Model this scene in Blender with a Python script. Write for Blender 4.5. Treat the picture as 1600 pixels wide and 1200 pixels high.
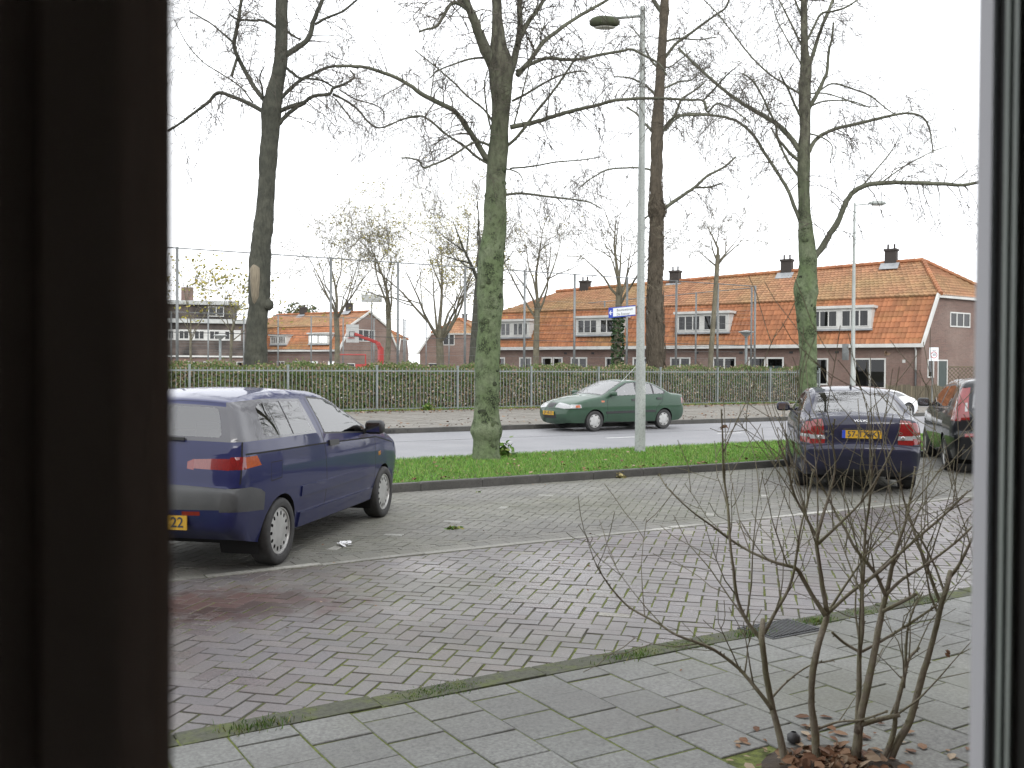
import bpy, bmesh, math, random
import numpy as np
from mathutils import Vector, Matrix
from mathutils.geometry import delaunay_2d_cdt
for _o in list(bpy.data.objects): bpy.data.objects.remove(_o)
SC = bpy.context.scene
COL = SC.collection
rad = math.radians
rng = random.Random(11)
# ------------------------------------------------------------------ camera
F = 1520.0                                   # focal length in pixels of a 1600 px wide picture
PITCH, ROLL, YAW = rad(.955), rad(.325), rad(31.166)
CAM = Vector((0, 0, 1.744))
_cp, _sp, _cr, _sr, _cy, _sy = math.cos(PITCH), math.sin(PITCH), math.cos(ROLL), math.sin(ROLL), math.cos(YAW), math.sin(YAW)
FWD = Vector((_sy*_cp, _cy*_cp, -_sp)); _r0 = Vector((_cy, -_sy, 0)); _u0 = _r0.cross(FWD)
RGT = _cr*_r0 + _sr*_u0; UP = -_sr*_r0 + _cr*_u0
cam = bpy.data.cameras.new('camera'); cam_o = bpy.data.objects.new('camera', cam); COL.objects.link(cam_o)
cam.sensor_width = 36; cam.lens = F/1600*36; cam.clip_start = .05; cam.clip_end = 3000
cam.dof.use_dof = True; cam.dof.focus_distance = 14; cam.dof.aperture_fstop = 8      # the window frame close by is soft
cam_o.matrix_world = Matrix(((RGT.x, UP.x, -FWD.x, CAM.x), (RGT.y, UP.y, -FWD.y, CAM.y), (RGT.z, UP.z, -FWD.z, CAM.z), (0, 0, 0, 1)))
SC.camera = cam_o
# ------------------------------------------------------------------ sky and light: a bright overcast November day
SUN_EL, SUN_AZ = rad(32), rad(200)
W = bpy.data.worlds.new('World'); SC.world = W; W.use_nodes = True
nt = W.node_tree; nt.nodes.clear()
sky = nt.nodes.new('ShaderNodeTexSky'); sky.sky_type = 'NISHITA'; sky.sun_disc = False
sky.sun_elevation = SUN_EL; sky.sun_rotation = SUN_AZ; sky.air_density = 1.5; sky.dust_density = 6; sky.ozone_density = 1
hs = nt.nodes.new('ShaderNodeHueSaturation'); hs.inputs['Saturation'].default_value = .12
mx = nt.nodes.new('ShaderNodeMix'); mx.data_type = 'RGBA'; mx.inputs[0].default_value = .78
mx.inputs[7].default_value = (14.6, 14.9, 15.4, 1)     # the closed cloud layer over it
bg = nt.nodes.new('ShaderNodeBackground'); bg.inputs['Strength'].default_value = .1
wo = nt.nodes.new('ShaderNodeOutputWorld')
nt.links.new(sky.outputs[0], hs.inputs['Color']); nt.links.new(hs.outputs[0], mx.inputs[6]); nt.links.new(mx.outputs[2], bg.inputs[0]); nt.links.new(bg.outputs[0], wo.inputs[0])
sl = bpy.data.lights.new('sun', 'SUN'); sl.energy = .6; sl.angle = rad(25); sl.color = (1, .97, .93)
so = bpy.data.objects.new('sun', sl); COL.objects.link(so)
_sd = Vector((math.sin(SUN_AZ)*math.cos(SUN_EL), math.cos(SUN_AZ)*math.cos(SUN_EL), math.sin(SUN_EL)))
so.rotation_euler = _sd.to_track_quat('Z', 'Y').to_euler()
vs = SC.view_settings; vs.view_transform = 'Standard'; vs.look = 'None'; vs.exposure = 0.75; vs.gamma = 1; vs.use_curve_mapping = False
SC.cycles.max_bounces = 7; SC.cycles.transparent_max_bounces = 12
# ------------------------------------------------------------------ places: a point of the ground (or at a depth) seen at a spot of the photograph
def ray(x, y): return FWD + RGT*((x-800)/F) - UP*((y-600)/F)
def gp(x, y, z=0):
    d = ray(x, y); return CAM + d*((z-CAM.z)/d.z)
def ad(x, y, d): return CAM + ray(x, y)*d
def ay(x, y, Y):
    d = ray(x, y); return CAM + d*(Y/d.y)
def pix(p):
    v = Vector(p)-CAM; d = v.dot(FWD); return 800+F*v.dot(RGT)/d, 600-F*v.dot(UP)/d, d
# ------------------------------------------------------------------ materials
MATS = {}
def nodes(name):
    m = bpy.data.materials.new(name); m.use_nodes = True; t = m.node_tree; b = t.nodes['Principled BSDF']; MATS[name] = m
    return m, t, b
def N(t, kind, **kw):
    n = t.nodes.new(kind)
    for k, v in kw.items():
        if k in n.inputs: n.inputs[k].default_value = v
        else: setattr(n, k, v)
    return n
def mixc(t, fac, a, b, blend='MIX'):
    n = t.nodes.new('ShaderNodeMix'); n.data_type = 'RGBA'; n.blend_type = blend
    for s, v in ((0, fac), (6, a), (7, b)):
        if hasattr(v, 'is_linked') or hasattr(v, 'links'): t.links.new(v, n.inputs[s])
        else: n.inputs[s].default_value = v if s == 0 else (*v[:3], 1)
    return n.outputs[2]
def ramp(t, fac, lo, hi):
    n = t.nodes.new('ShaderNodeMapRange'); n.inputs[1].default_value = lo; n.inputs[2].default_value = hi
    t.links.new(fac, n.inputs[0]); return n.outputs[0]
def noise(t, scale, detail=4, rough=.55, stretch=None, local=False):
    n = N(t, 'ShaderNodeTexNoise', Scale=scale, Detail=detail, Roughness=rough)
    if local: src = N(t, 'ShaderNodeTexCoord').outputs['Object']
    else: src = N(t, 'ShaderNodeNewGeometry').outputs['Position']
    if stretch:
        mp = N(t, 'ShaderNodeMapping', Scale=stretch); t.links.new(src, mp.inputs[0]); src = mp.outputs[0]
    t.links.new(src, n.inputs['Vector']); return n.outputs[0]
def rndfac(t):
    a = N(t, 'ShaderNodeAttribute', attribute_name='rnd'); o = N(t, 'ShaderNodeObjectInfo')
    s = N(t, 'ShaderNodeMath', operation='ADD'); t.links.new(a.outputs['Fac'], s.inputs[0]); t.links.new(o.outputs['Random'], s.inputs[1])
    f = N(t, 'ShaderNodeMath', operation='FRACT'); t.links.new(s.outputs[0], f.inputs[0]); return f.outputs[0]
def bump(t, b, h, strength=.3, dist=.01):
    n = N(t, 'ShaderNodeBump', Strength=strength, Distance=dist); t.links.new(h, n.inputs['Height']); t.links.new(n.outputs[0], b.inputs['Normal'])
def pm(name, c, c2=None, rough=.8, scale=6, lo=.35, hi=.65, metal=0, spec=.5, bmp=0, bscale=None, rvar=0, each=0, coat=0, local=False, stretch=None, fine=None):
    """plain procedural surface: two tones mixed by noise, optional tone per piece (each), bump and roughness variation"""
    m, t, b = nodes(name)
    if c2 is None: c2 = tuple(x*.8 for x in c)
    col = mixc(t, ramp(t, noise(t, scale, stretch=stretch, local=local), lo, hi), c, c2)
    if fine:
        col = mixc(t, ramp(t, noise(t, fine, 3, local=local), .45, .75), col, tuple(x*.6 for x in c))
    if each:
        f = rndfac(t); g = N(t, 'ShaderNodeMapRange'); t.links.new(f, g.inputs[0]); g.inputs[3].default_value = 1-each; g.inputs[4].default_value = 1+each
        hsv = N(t, 'ShaderNodeHueSaturation'); t.links.new(col, hsv.inputs['Color']); t.links.new(g.outputs[0], hsv.inputs['Value']); col = hsv.outputs[0]
    t.links.new(col, b.inputs['Base Color']); b.inputs['Roughness'].default_value = rough; b.inputs['Metallic'].default_value = metal
    b.inputs['Specular IOR Level'].default_value = spec; b.inputs['Coat Weight'].default_value = coat; b.inputs['Coat Roughness'].default_value = .04
    if rvar:
        r = N(t, 'ShaderNodeMapRange'); t.links.new(noise(t, scale*.6), r.inputs[0]); r.inputs[1].default_value = .35; r.inputs[2].default_value = .65
        r.inputs[3].default_value = rough-rvar; r.inputs[4].default_value = rough+rvar; t.links.new(r.outputs[0], b.inputs['Roughness'])
    if bmp: bump(t, b, noise(t, bscale or scale*6, 5, local=local), bmp, .01)
    return m
def glassy(name, tint=(.75, .8, .8), ior=1.5, rough=.0):
    m = bpy.data.materials.new(name); m.use_nodes = True; t = m.node_tree; t.nodes.clear(); MATS[name] = m
    o = N(t, 'ShaderNodeOutputMaterial'); mxs = N(t, 'ShaderNodeMixShader'); tr = N(t, 'ShaderNodeBsdfTransparent'); gl = N(t, 'ShaderNodeBsdfGlossy', Roughness=rough)
    tr.inputs[0].default_value = (*tint, 1); gl.inputs[0].default_value = (1, 1, 1, 1); fr = N(t, 'ShaderNodeFresnel', IOR=ior)
    ge = N(t, 'ShaderNodeNewGeometry'); 
    t.links.new(fr.outputs[0], mxs.inputs[0]); t.links.new(tr.outputs[0], mxs.inputs[1]); t.links.new(gl.outputs[0], mxs.inputs[2]); t.links.new(mxs.outputs[0], o.inputs[0]); return m
# ------------------------------------------------------------------ mesh helpers
class MB:
    """collects shapes; build() links them as one mesh object"""
    def __init__(s): s.v = []; s.f = []; s.r = []
    def add(s, vs, fs, r=0.0):
        o = len(s.v); s.v += [tuple(p) for p in vs]; s.f += [tuple(i+o for i in f) for f in fs]; s.r += [r]*len(fs); return s
    def box(s, a, b, r=0.0):
        x0, y0, z0 = a; x1, y1, z1 = b
        return s.add([(x0,y0,z0),(x1,y0,z0),(x1,y1,z0),(x0,y1,z0),(x0,y0,z1),(x1,y0,z1),(x1,y1,z1),(x0,y1,z1)],
                     [(0,3,2,1),(4,5,6,7),(0,1,5,4),(1,2,6,5),(2,3,7,6),(3,0,4,7)], r)
    def bar(s, p, q, w, h, up=(0,0,1), r=0.0):
        p, q = Vector(p), Vector(q); d = (q-p).normalized(); u = Vector(up)
        if abs(d.dot(u)) > .98: u = Vector((1,0,0))
        sd = d.cross(u).normalized(); u = sd.cross(d)
        c = [(-1,-1),(1,-1),(1,1),(-1,1)]
        return s.add([e+sd*(i*w/2)+u*(j*h/2) for e in (p,q) for i,j in c], [(3,2,1,0),(4,5,6,7),(0,1,5,4),(1,2,6,5),(2,3,7,6),(3,0,4,7)], r)
    def tube(s, pts, rs, n=8, caps=True, r=0.0, rough=0, rg=None):
        pts = [Vector(p) for p in pts]; m = len(pts)
        if not hasattr(rs, '__len__'): rs = [rs]*m
        vs = []; ref = None
        for i, p in enumerate(pts):
            d = (pts[min(i+1,m-1)]-pts[max(i-1,0)])
            d = d.normalized() if d.length > 1e-9 else Vector((0,0,1))
            if ref is None: ref = d.orthogonal().normalized()
            ref = (ref-d*ref.dot(d)); ref = ref.normalized() if ref.length > 1e-6 else d.orthogonal().normalized()
            b = d.cross(ref)
            for k in range(n):
                a = 2*math.pi*k/n; q = rs[i]*(1+(rg.uniform(-rough,rough) if rough else 0))
                vs.append(p+ref*(math.cos(a)*q)+b*(math.sin(a)*q))
        fs = [(i*n+k, i*n+(k+1)%n, (i+1)*n+(k+1)%n, (i+1)*n+k) for i in range(m-1) for k in range(n)]
        if caps: fs += [tuple(range(n))[::-1], tuple(range((m-1)*n, m*n))]
        return s.add(vs, fs, r)
    def lathe(s, prof, n=24, axis='y', c=(0,0,0), r=0.0):
        vs = []
        for a, q in prof:
            for k in range(n):
                t = 2*math.pi*k/n
                vs.append({'y': (q*math.cos(t), a, q*math.sin(t)), 'z': (q*math.cos(t), q*math.sin(t), a), 'x': (a, q*math.cos(t), q*math.sin(t))}[axis])
        vs = [(x+c[0], y+c[1], z+c[2]) for x, y, z in vs]; m = len(prof)
        return s.add(vs, [(i*n+k, i*n+(k+1)%n, (i+1)*n+(k+1)%n, (i+1)*n+k) for i in range(m-1) for k in range(n)], r)
    def poly(s, pts, r=0.0): return s.add(pts, [tuple(range(len(pts)))], r)
    def mesh(s, name, mat, smooth=False):
        me = bpy.data.meshes.new(name); me.from_pydata(s.v, [], s.f); me.update()
        if any(s.r):
            at = me.attributes.new('rnd', 'FLOAT', 'FACE'); at.data.foreach_set('value', s.r)
        if smooth: me.polygons.foreach_set('use_smooth', [True]*len(me.polygons))
        if mat: me.materials.append(mat if not isinstance(mat, str) else MATS[mat])
        return me
    def build(s, name, mat, parent=None, smooth=False, fix=False, bevel=0, angle=None, weld=1e-5):
        me = s.mesh(name, mat, smooth)
        if fix or bevel:
            bm = bmesh.new(); bm.from_mesh(me); bmesh.ops.remove_doubles(bm, verts=bm.verts, dist=weld)
            if bevel: bmesh.ops.bevel(bm, geom=list(bm.edges), offset=bevel, segments=2, affect='EDGES', profile=.5, clamp_overlap=True)
            bmesh.ops.recalc_face_normals(bm, faces=bm.faces); bm.to_mesh(me); bm.free()
            if smooth or bevel: me.polygons.foreach_set('use_smooth', [True]*len(me.polygons))
        if angle: me.set_sharp_from_angle(angle=rad(angle))
        return link(name, me, parent)
def link(name, me, parent=None):
    o = bpy.data.objects.new(name, me); COL.objects.link(o); o.parent = parent; return o
def thing(name, label, cat, loc=(0,0,0), rz=0.0, group=None):
    o = bpy.data.objects.new(name, None); COL.objects.link(o); o.location = loc; o.rotation_euler = (0,0,rz); o.empty_display_size = .2
    return tag(o, label, cat, group)
def tag(o, label=None, cat=None, group=None, kind=None):
    if label: o['label'] = label
    if cat: o['category'] = cat
    if group: o['group'] = group
    if kind: o['kind'] = kind
    return o
def struct(name, mb, mat, **k): return tag(mb.build(name, mat, **k), kind='structure')
def text(name, s, size, mat, parent, M, align='CENTER', depth=.002, sx=1, bold=0):
    cu = bpy.data.curves.new('t', 'FONT'); cu.body = s; cu.size = size; cu.align_x = align; cu.align_y = 'CENTER'; cu.extrude = depth; cu.resolution_u = 3; cu.offset = bold
    t = bpy.data.objects.new('t', cu); COL.objects.link(t); bpy.context.view_layer.update()
    me = bpy.data.meshes.new_from_object(t.evaluated_get(bpy.context.evaluated_depsgraph_get())); bpy.data.objects.remove(t)
    me.transform(M @ Matrix.Diagonal((sx,1,1,1))); me.materials.clear(); me.materials.append(MATS[mat]); me.name = name
    return link(name, me, parent)
def lerp(a, b, t): return a+(b-a)*t
def interp(x, tab):
    if x <= tab[0][0]: return tab[0][1]
    for (a, b), (c, d) in zip(tab, tab[1:]):
        if x <= c: return b+(d-b)*(x-a)/(c-a) if c > a else d
    return tab[-1][1]
def inpoly(x, y, P):
    c = False; j = len(P)-1
    for i in range(len(P)):
        xi, yi = P[i]; xj, yj = P[j]
        if (yi > y) != (yj > y) and x < (xj-xi)*(y-yi)/(yj-yi)+xi: c = not c
        j = i
    return c
def clip(P, a, b, c):
    """keep the part of polygon P with a*x+b*y <= c"""
    out = []
    for i in range(len(P)):
        p, q = P[i], P[(i+1) % len(P)]; dp, dq = a*p[0]+b*p[1]-c, a*q[0]+b*q[1]-c
        if dp <= 0: out.append(p)
        if dp*dq < 0: t = dp/(dp-dq); out.append((p[0]+(q[0]-p[0])*t, p[1]+(q[1]-p[1])*t))
    return out
# ------------------------------------------------------------------ the materials
pm('black_rubber', (.022,.022,.023), (.035,.034,.033), .7, 20, bmp=.15)
pm('dark_plastic', (.03,.03,.032), (.045,.045,.045), .5, 15)
pm('white_paint', (.6,.61,.6), (.52,.53,.52), .5, 3, fine=40)
pm('grey_steel', (.24,.265,.265), (.18,.2,.2), .5, 4, metal=.15, fine=30)
pm('galvanised', (.19,.2,.2), (.14,.15,.15), .45, 5, metal=.3, fine=25)
pm('house_white', (.52,.52,.5), (.44,.44,.42), .55, 2)
# ------------------------------------------------------------------ ground materials
def joint_mat(name, soil, moss, lo, hi, sc=1.2):
    m, t, b = nodes(name)
    c = mixc(t, ramp(t, noise(t, 60, 4), .4, .6), soil, tuple(x*.6 for x in soil))
    c = mixc(t, ramp(t, noise(t, sc, 5), lo, hi), c, mixc(t, ramp(t, noise(t, 25, 3), .4, .6), moss, tuple(x*.55 for x in moss)))
    t.links.new(c, b.inputs['Base Color']); b.inputs['Roughness'].default_value = .95; bump(t, b, noise(t, 90, 4), .8, .01); return m
joint_mat('joint_mossy', (.06,.055,.042), (.125,.15,.022), .36, .52)
joint_mat('joint_slab', (.06,.058,.042), (.12,.145,.028), .28, .42, 2.2)
joint_mat('joint_grey', (.075,.07,.055), (.08,.10,.03), .42, .6)
def paver_mat(name, tones, rough, rv, each=.2, red_patch=None):
    m, t, b = nodes(name)
    f = rndfac(t); cr = N(t, 'ShaderNodeValToRGB'); t.links.new(f, cr.inputs[0]); cr.color_ramp.interpolation = 'CONSTANT'
    els = cr.color_ramp.elements
    while len(els) < len(tones): els.new(.5)
    for i, (p, c) in enumerate(tones): els[i].position = p; els[i].color = (*c, 1)
    c = mixc(t, ramp(t, noise(t, 55, 5, .65), .35, .8), cr.outputs[0], (.06,.058,.056))
    c = mixc(t, ramp(t, noise(t, 1.1, 4), .42, .68), c, mixc(t, .5, c, (.115,.11,.105)))
    c = mixc(t, ramp(t, noise(t, 170, 3, .7), .68, .78), c, (.24,.235,.22))
    c = mixc(t, ramp(t, noise(t, .45, 5, .6), .46, .72), c, mixc(t, .42, c, (.10,.105,.05)))
    if red_patch:                                          # a ragged oval of darker red-brown mixed into the brick colour
        ge = N(t, 'ShaderNodeNewGeometry'); sb_ = N(t, 'ShaderNodeVectorMath', operation='SUBTRACT'); t.links.new(ge.outputs['Position'], sb_.inputs[0]); sb_.inputs[1].default_value = red_patch[0]
        rt_ = N(t, 'ShaderNodeVectorRotate', rotation_type='Z_AXIS', Angle=red_patch[1]); t.links.new(sb_.outputs[0], rt_.inputs['Vector']); mu = N(t, 'ShaderNodeVectorMath', operation='MULTIPLY'); t.links.new(rt_.outputs[0], mu.inputs[0]); mu.inputs[1].default_value = red_patch[2]
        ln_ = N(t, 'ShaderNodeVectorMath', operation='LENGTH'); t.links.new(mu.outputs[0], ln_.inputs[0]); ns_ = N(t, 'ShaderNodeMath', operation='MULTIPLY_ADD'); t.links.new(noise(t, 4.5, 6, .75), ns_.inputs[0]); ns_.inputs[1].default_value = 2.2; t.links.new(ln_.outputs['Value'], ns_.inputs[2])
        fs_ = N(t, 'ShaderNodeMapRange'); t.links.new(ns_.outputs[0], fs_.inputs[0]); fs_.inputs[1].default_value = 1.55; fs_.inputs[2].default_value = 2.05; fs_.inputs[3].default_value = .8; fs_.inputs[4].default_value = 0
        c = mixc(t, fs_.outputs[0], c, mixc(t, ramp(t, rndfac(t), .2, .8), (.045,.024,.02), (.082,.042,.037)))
    t.links.new(c, b.inputs['Base Color'])
    r = N(t, 'ShaderNodeMapRange'); t.links.new(noise(t, .55, 4), r.inputs[0]); r.inputs[1].default_value = .38; r.inputs[2].default_value = .62
    r.inputs[3].default_value = rough-rv; r.inputs[4].default_value = rough+rv; t.links.new(r.outputs[0], b.inputs['Roughness'])
    bump(t, b, noise(t, 130, 5, .7), .35, .004); return m
paver_mat('clinker', [(0,(.158,.132,.133)),(.22,(.175,.154,.155)),(.42,(.148,.132,.138)),(.62,(.185,.165,.163)),(.8,(.165,.135,.134)),(.9,(.19,.165,.158)),(.975,(.23,.21,.165)),(.985,(.18,.15,.15))], .37, .14, red_patch=(tuple(gp(352, 944)), rad(24), (1/1.25,1/.62,0)))
paver_mat('bay_paver', [(0,(.19,.186,.162)),(.3,(.21,.205,.178)),(.55,(.172,.17,.15)),(.8,(.22,.214,.187))], .72, .1)
paver_mat('white_paver', [(0,(.46,.45,.42)),(.5,(.40,.40,.37))], .7, .1)
paver_mat('flagstone', [(0,(.195,.2,.185)),(.3,(.212,.216,.2)),(.55,(.178,.184,.17)),(.8,(.202,.207,.192))], .68, .12)
pm('asphalt', (.205,.206,.218), (.228,.228,.238), .62, .8, bmp=.35, bscale=120, fine=90, rvar=.08)
pm('road_paint', (.6,.6,.59), (.5,.5,.49), .6, 8, fine=60)
pm('kerb_dark', (.075,.072,.066), (.05,.05,.045), .75, 4, bmp=.4, bscale=50, fine=30)
pm('kerb_moss', (.075,.078,.055), (.085,.10,.03), .9, 7, .45, .65, bmp=.5, bscale=60, fine=40)
pm('soil', (.055,.04,.026), (.035,.026,.018), .95, 20, bmp=.8, bscale=60)
pm('turf', (.055,.085,.02), (.075,.08,.025), .95, 3, bmp=.8, bscale=80)
pm('far_flags', (.20,.188,.165), (.15,.138,.115), .85, .9, .4, .65, bmp=.3, bscale=30, fine=12)
pm('court', (.16,.16,.155), (.13,.13,.12), .85, .5)
pm('land', (.09,.1,.06), (.13,.12,.09), .95, .1)
Y_TILE, Y_BRICK, Y_BAY, Y_GRASS, Y_FAR, Y_FENCE = 4.65, 8.15, 12.39, 16.0, 23.55, 33.7
struct('ground', MB().poly([(-900,-900,-.06),(900,-900,-.06),(900,900,-.06),(-900,900,-.06)]), 'land')
def sheet(name, x0, x1, y0, y1, z, mat): return struct(name, MB().poly([(x0,y0,z),(x1,y0,z),(x1,y1,z),(x0,y1,z)]), mat)
sidewalk = sheet('sidewalk', -12, 40, .5, Y_TILE, .0065, 'joint_slab')
brick_road = sheet('brick_road', -12, 45, Y_TILE, Y_BRICK, -.0055, 'joint_mossy')
parking_bay = sheet('parking_bay', -12, 45, Y_BRICK, Y_BAY, -.005, 'joint_grey')
road = struct('road', MB().poly([(-60,Y_GRASS,-.01),(120,Y_GRASS,-.01),(120,Y_FAR+.01,-.01),(38.6,Y_FAR+.01,-.01),(38.6,31,-.01),(37,70,-.01),(33,70,-.01),(-60,Y_FAR+.01,-.01)][:4]+[(-60,Y_FAR+.01,-.01)]), 'asphalt')
struct('side_street', MB().poly([(38.4,Y_FAR+.01,-.012),(120,Y_FAR+.01,-.012),(120,29,-.012),(46,29.3,-.012),(41,31,-.012),(39.6,33,-.012),(38.4,60,-.012)]), 'asphalt')
grass_strip = sheet('grass_strip', -14, 24.5, Y_BAY+.12, Y_GRASS-.02, .085, 'turf')
sheet('court_ground', -40, 38.3, 34.2, 95, .05, 'court')
def seen(x, y, m=60):
    px, py, d = pix((x, y, 0)); return d > .5 and 262-m < px < 1530+m and py < 1200+m*2
# ------------------------------------------------------------------ pavers: every stone with its own edges; the nearest ones are objects of their own
def prism(mb, P, z, h, ch, r, tilt=(0,0), c=None):
    """chamfered stone with outline P"""
    if len(P) < 3: return
    cx = sum(p[0] for p in P)/len(P); cy = sum(p[1] for p in P)/len(P); n = len(P)
    def ring(k, zz):
        out = []
        for x, y in P:
            d = math.hypot(x-cx, y-cy) or 1; q = max(0, (d-k)/d); X, Y = cx+(x-cx)*q, cy+(y-cy)*q; out.append((X, Y, zz+(X-cx)*tilt[0]+(Y-cy)*tilt[1]))
        return out
    vs = ring(0, z-h)+ring(0, z-ch)+ring(ch*1.3, z)
    fs = [(i, (i+1) % n, n+(i+1) % n, n+i) for i in range(n)]+[(n+i, n+(i+1) % n, 2*n+(i+1) % n, 2*n+i) for i in range(n)]+[tuple(range(2*n, 3*n))]
    mb.add(vs, fs, r)
def lay(stones, parent, name, mat, z, h, ch, keep=300, jitter=.0016):
    """stones: list of (outline, full?, tone); nearest `keep` whole stones become parts, the rest one joined part"""
    rg = random.Random(5); info = []
    for P, full, tone in stones:
        cx = sum(p[0] for p in P)/len(P); cy = sum(p[1] for p in P)/len(P); x, y, d = pix((cx, cy, 0))
        vis = d > 0 and 262 < x < 1526 and y < 1215
        info.append((0 if (vis and full) else 1, d if d > 0 else 999, cx, cy, P, tone))
    info.sort(key=lambda a: (a[0], a[1])); mb = MB(); cache = {}
    for i, (k, d, cx, cy, P, tone) in enumerate(info):
        zz = z+rg.uniform(-jitter, jitter); tl = (rg.uniform(-.011,.011), rg.uniform(-.011,.011)); a = rg.uniform(-.012,.012)
        if i < keep and k == 0:
            key = tuple((round(x-cx,3), round(y-cy,3)) for x, y in P)
            if key not in cache:
                m1 = MB(); prism(m1, [(x-cx, y-cy) for x, y in P], 0, h, ch, 0); cache[key] = m1.mesh(name, mat)
            o = link(name, cache[key], parent); o.location = (cx, cy, zz); o.rotation_euler = (tl[1], -tl[0], a)
        else:
            ca, sa = math.cos(a), math.sin(a)
            Q = [(cx+(x-cx)*ca-(y-cy)*sa, cy+(x-cx)*sa+(y-cy)*ca) for x, y in P]
            prism(mb, Q, zz, h, ch, tone, tl)
    if mb.v: tag(mb.build(name+'_field', mat, parent), kind='stuff')
def herringbone(L, w, gap, ang, x0, x1, y0, y1, org=(0,0), miss=0):
    rg = random.Random(3); ca, sa = math.cos(ang), math.sin(ang); out = []; R = int((x1-x0+y1-y0)/w)+8; mxx, myy = (x0+x1)/2, (y0+y1)/2
    for r in range(-R, R):
        for c in range(-R, R):
            m = (c-r) % 4
            if m == 0: u, v, a, b = c+1, r+.5, L, w
            elif m == 3: u, v, a, b = c+.5, r+1, w, L
            else: continue
            X, Y = u*w, v*w; x, y = mxx+X*ca-Y*sa+org[0], myy+X*sa+Y*ca+org[1]
            if not (x0-.2 < x < x1+.2 and y0-.2 < y < y1+.2) or not seen(x, y): continue
            g1, g2 = gap*rg.uniform(.4,1.5), gap*rg.uniform(.4,1.5); ha, hb = (a-g1)/2, (b-g2)/2
            P = [(x+i*ha*ca-j*hb*sa, y+i*ha*sa+j*hb*ca) for i, j in ((-1,-1),(1,-1),(1,1),(-1,1))]
            Q = clip(clip(P, 0, 1, y1-.004), 0, -1, -(y0+.004))
            if len(Q) >= 3: out.append((Q, len(Q) == 4 and min(p[1] for p in P) > y0 and max(p[1] for p in P) < y1, rg.random()))
    return out
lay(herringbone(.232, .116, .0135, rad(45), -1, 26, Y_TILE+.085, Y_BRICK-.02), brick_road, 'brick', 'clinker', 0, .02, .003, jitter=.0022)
bay = herringbone(.22, .11, .0095, rad(45), -2, 28, Y_BRICK+.42, Y_BAY-.01)
WH = [gp(*p) for p in ((535,854),(621,834),(704,815),(783,792),(847,774),(902,759),(1248,757),(1195,774),(1100,803))]      # pale stones that mark off the bays
white = []; grey = []
for st in bay:
    cx = sum(p[0] for p in st[0])/len(st[0]); cy = sum(p[1] for p in st[0])/len(st[0]); (white if any(math.hypot(cx-w.x, cy-w.y) < .085 for w in WH) else grey).append(st)
white2 = []
for w in WH:
    c = [s for s in white if math.hypot(sum(p[0] for p in s[0])/len(s[0])-w.x, sum(p[1] for p in s[0])/len(s[0])-w.y) < .1]
    if c: white2.append(c[0])
grey += [s for s in white if s not in white2]
rr = random.Random(8)
for k in range(-10, 150):                                     # two rows along the edge of the bays
    for j in range(2):
        x = k*.2+j*.1; y = Y_BRICK+.11+j*.2
        if seen(x, y): grey.append(([(x+.003,y+.003),(x+.197,y+.003),(x+.197,y+.195),(x+.003,y+.195)] if j == 0 else [(x+.003,y+.003),(x+.197,y+.003),(x+.197,y+.1),(x+.003,y+.1)], True, rr.random()))
lay(grey, parking_bay, 'paver', 'bay_paver', 0, .02, .003)
lay(white2, parking_bay, 'bay_marker', 'white_paver', .001, .02, .003)
rows = []
for k in range(-12, 30):
    x = k*1.0
    if seen(x, Y_BRICK) or seen(x+1, Y_BRICK): rows.append(([(x+.004,Y_BRICK),(x+.996,Y_BRICK),(x+.996,Y_BRICK+.095),(x+.004,Y_BRICK+.095)], True, rr.random()))
pm('edge_band', (.23,.225,.2), (.4,.39,.36), .75, .8, .5, .6, bmp=.3, bscale=40, fine=30, each=.15)
lay(rows, parking_bay, 'edging_stone', 'edge_band', .004, .02, .004)
tiles = []
for k in range(-6, 60):
    x0 = k*.303
    off = 0 if k % 2 else .1515
    j = 0
    y = Y_TILE-.095
    first = .303-off
    while y > .6:
        d = first if j == 0 else .303; ya = y-d; j += 1
        if seen(x0+.15, (y+ya)/2, 250): tiles.append(([(x0+.005,ya+.005),(x0+.298,ya+.005),(x0+.298,y-.005),(x0+.005,y-.005)], True, rr.random()))
        y = ya
TREE_PIT = gp(1285, 1198)
tiles = [t for t in tiles if not (abs(t[0][0][0]+.15-TREE_PIT.x) < .34 and abs((t[0][0][1]+t[0][2][1])/2-(TREE_PIT.y-.15)) < .3)]
lay(tiles, sidewalk, 'paving_slab', 'flagstone', .012, .03, .004, jitter=.003)
kb = []
for k in range(-4, 30):
    if seen(k+.5, Y_TILE, 250): kb.append(([(k+.003,Y_TILE-.09),(k+.997,Y_TILE-.09),(k+.997,Y_TILE+.08),(k+.003,Y_TILE+.08)], True, rr.random()))
lay(kb, sidewalk, 'edge_kerb', 'kerb_moss', .014, .03, .006)
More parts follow.
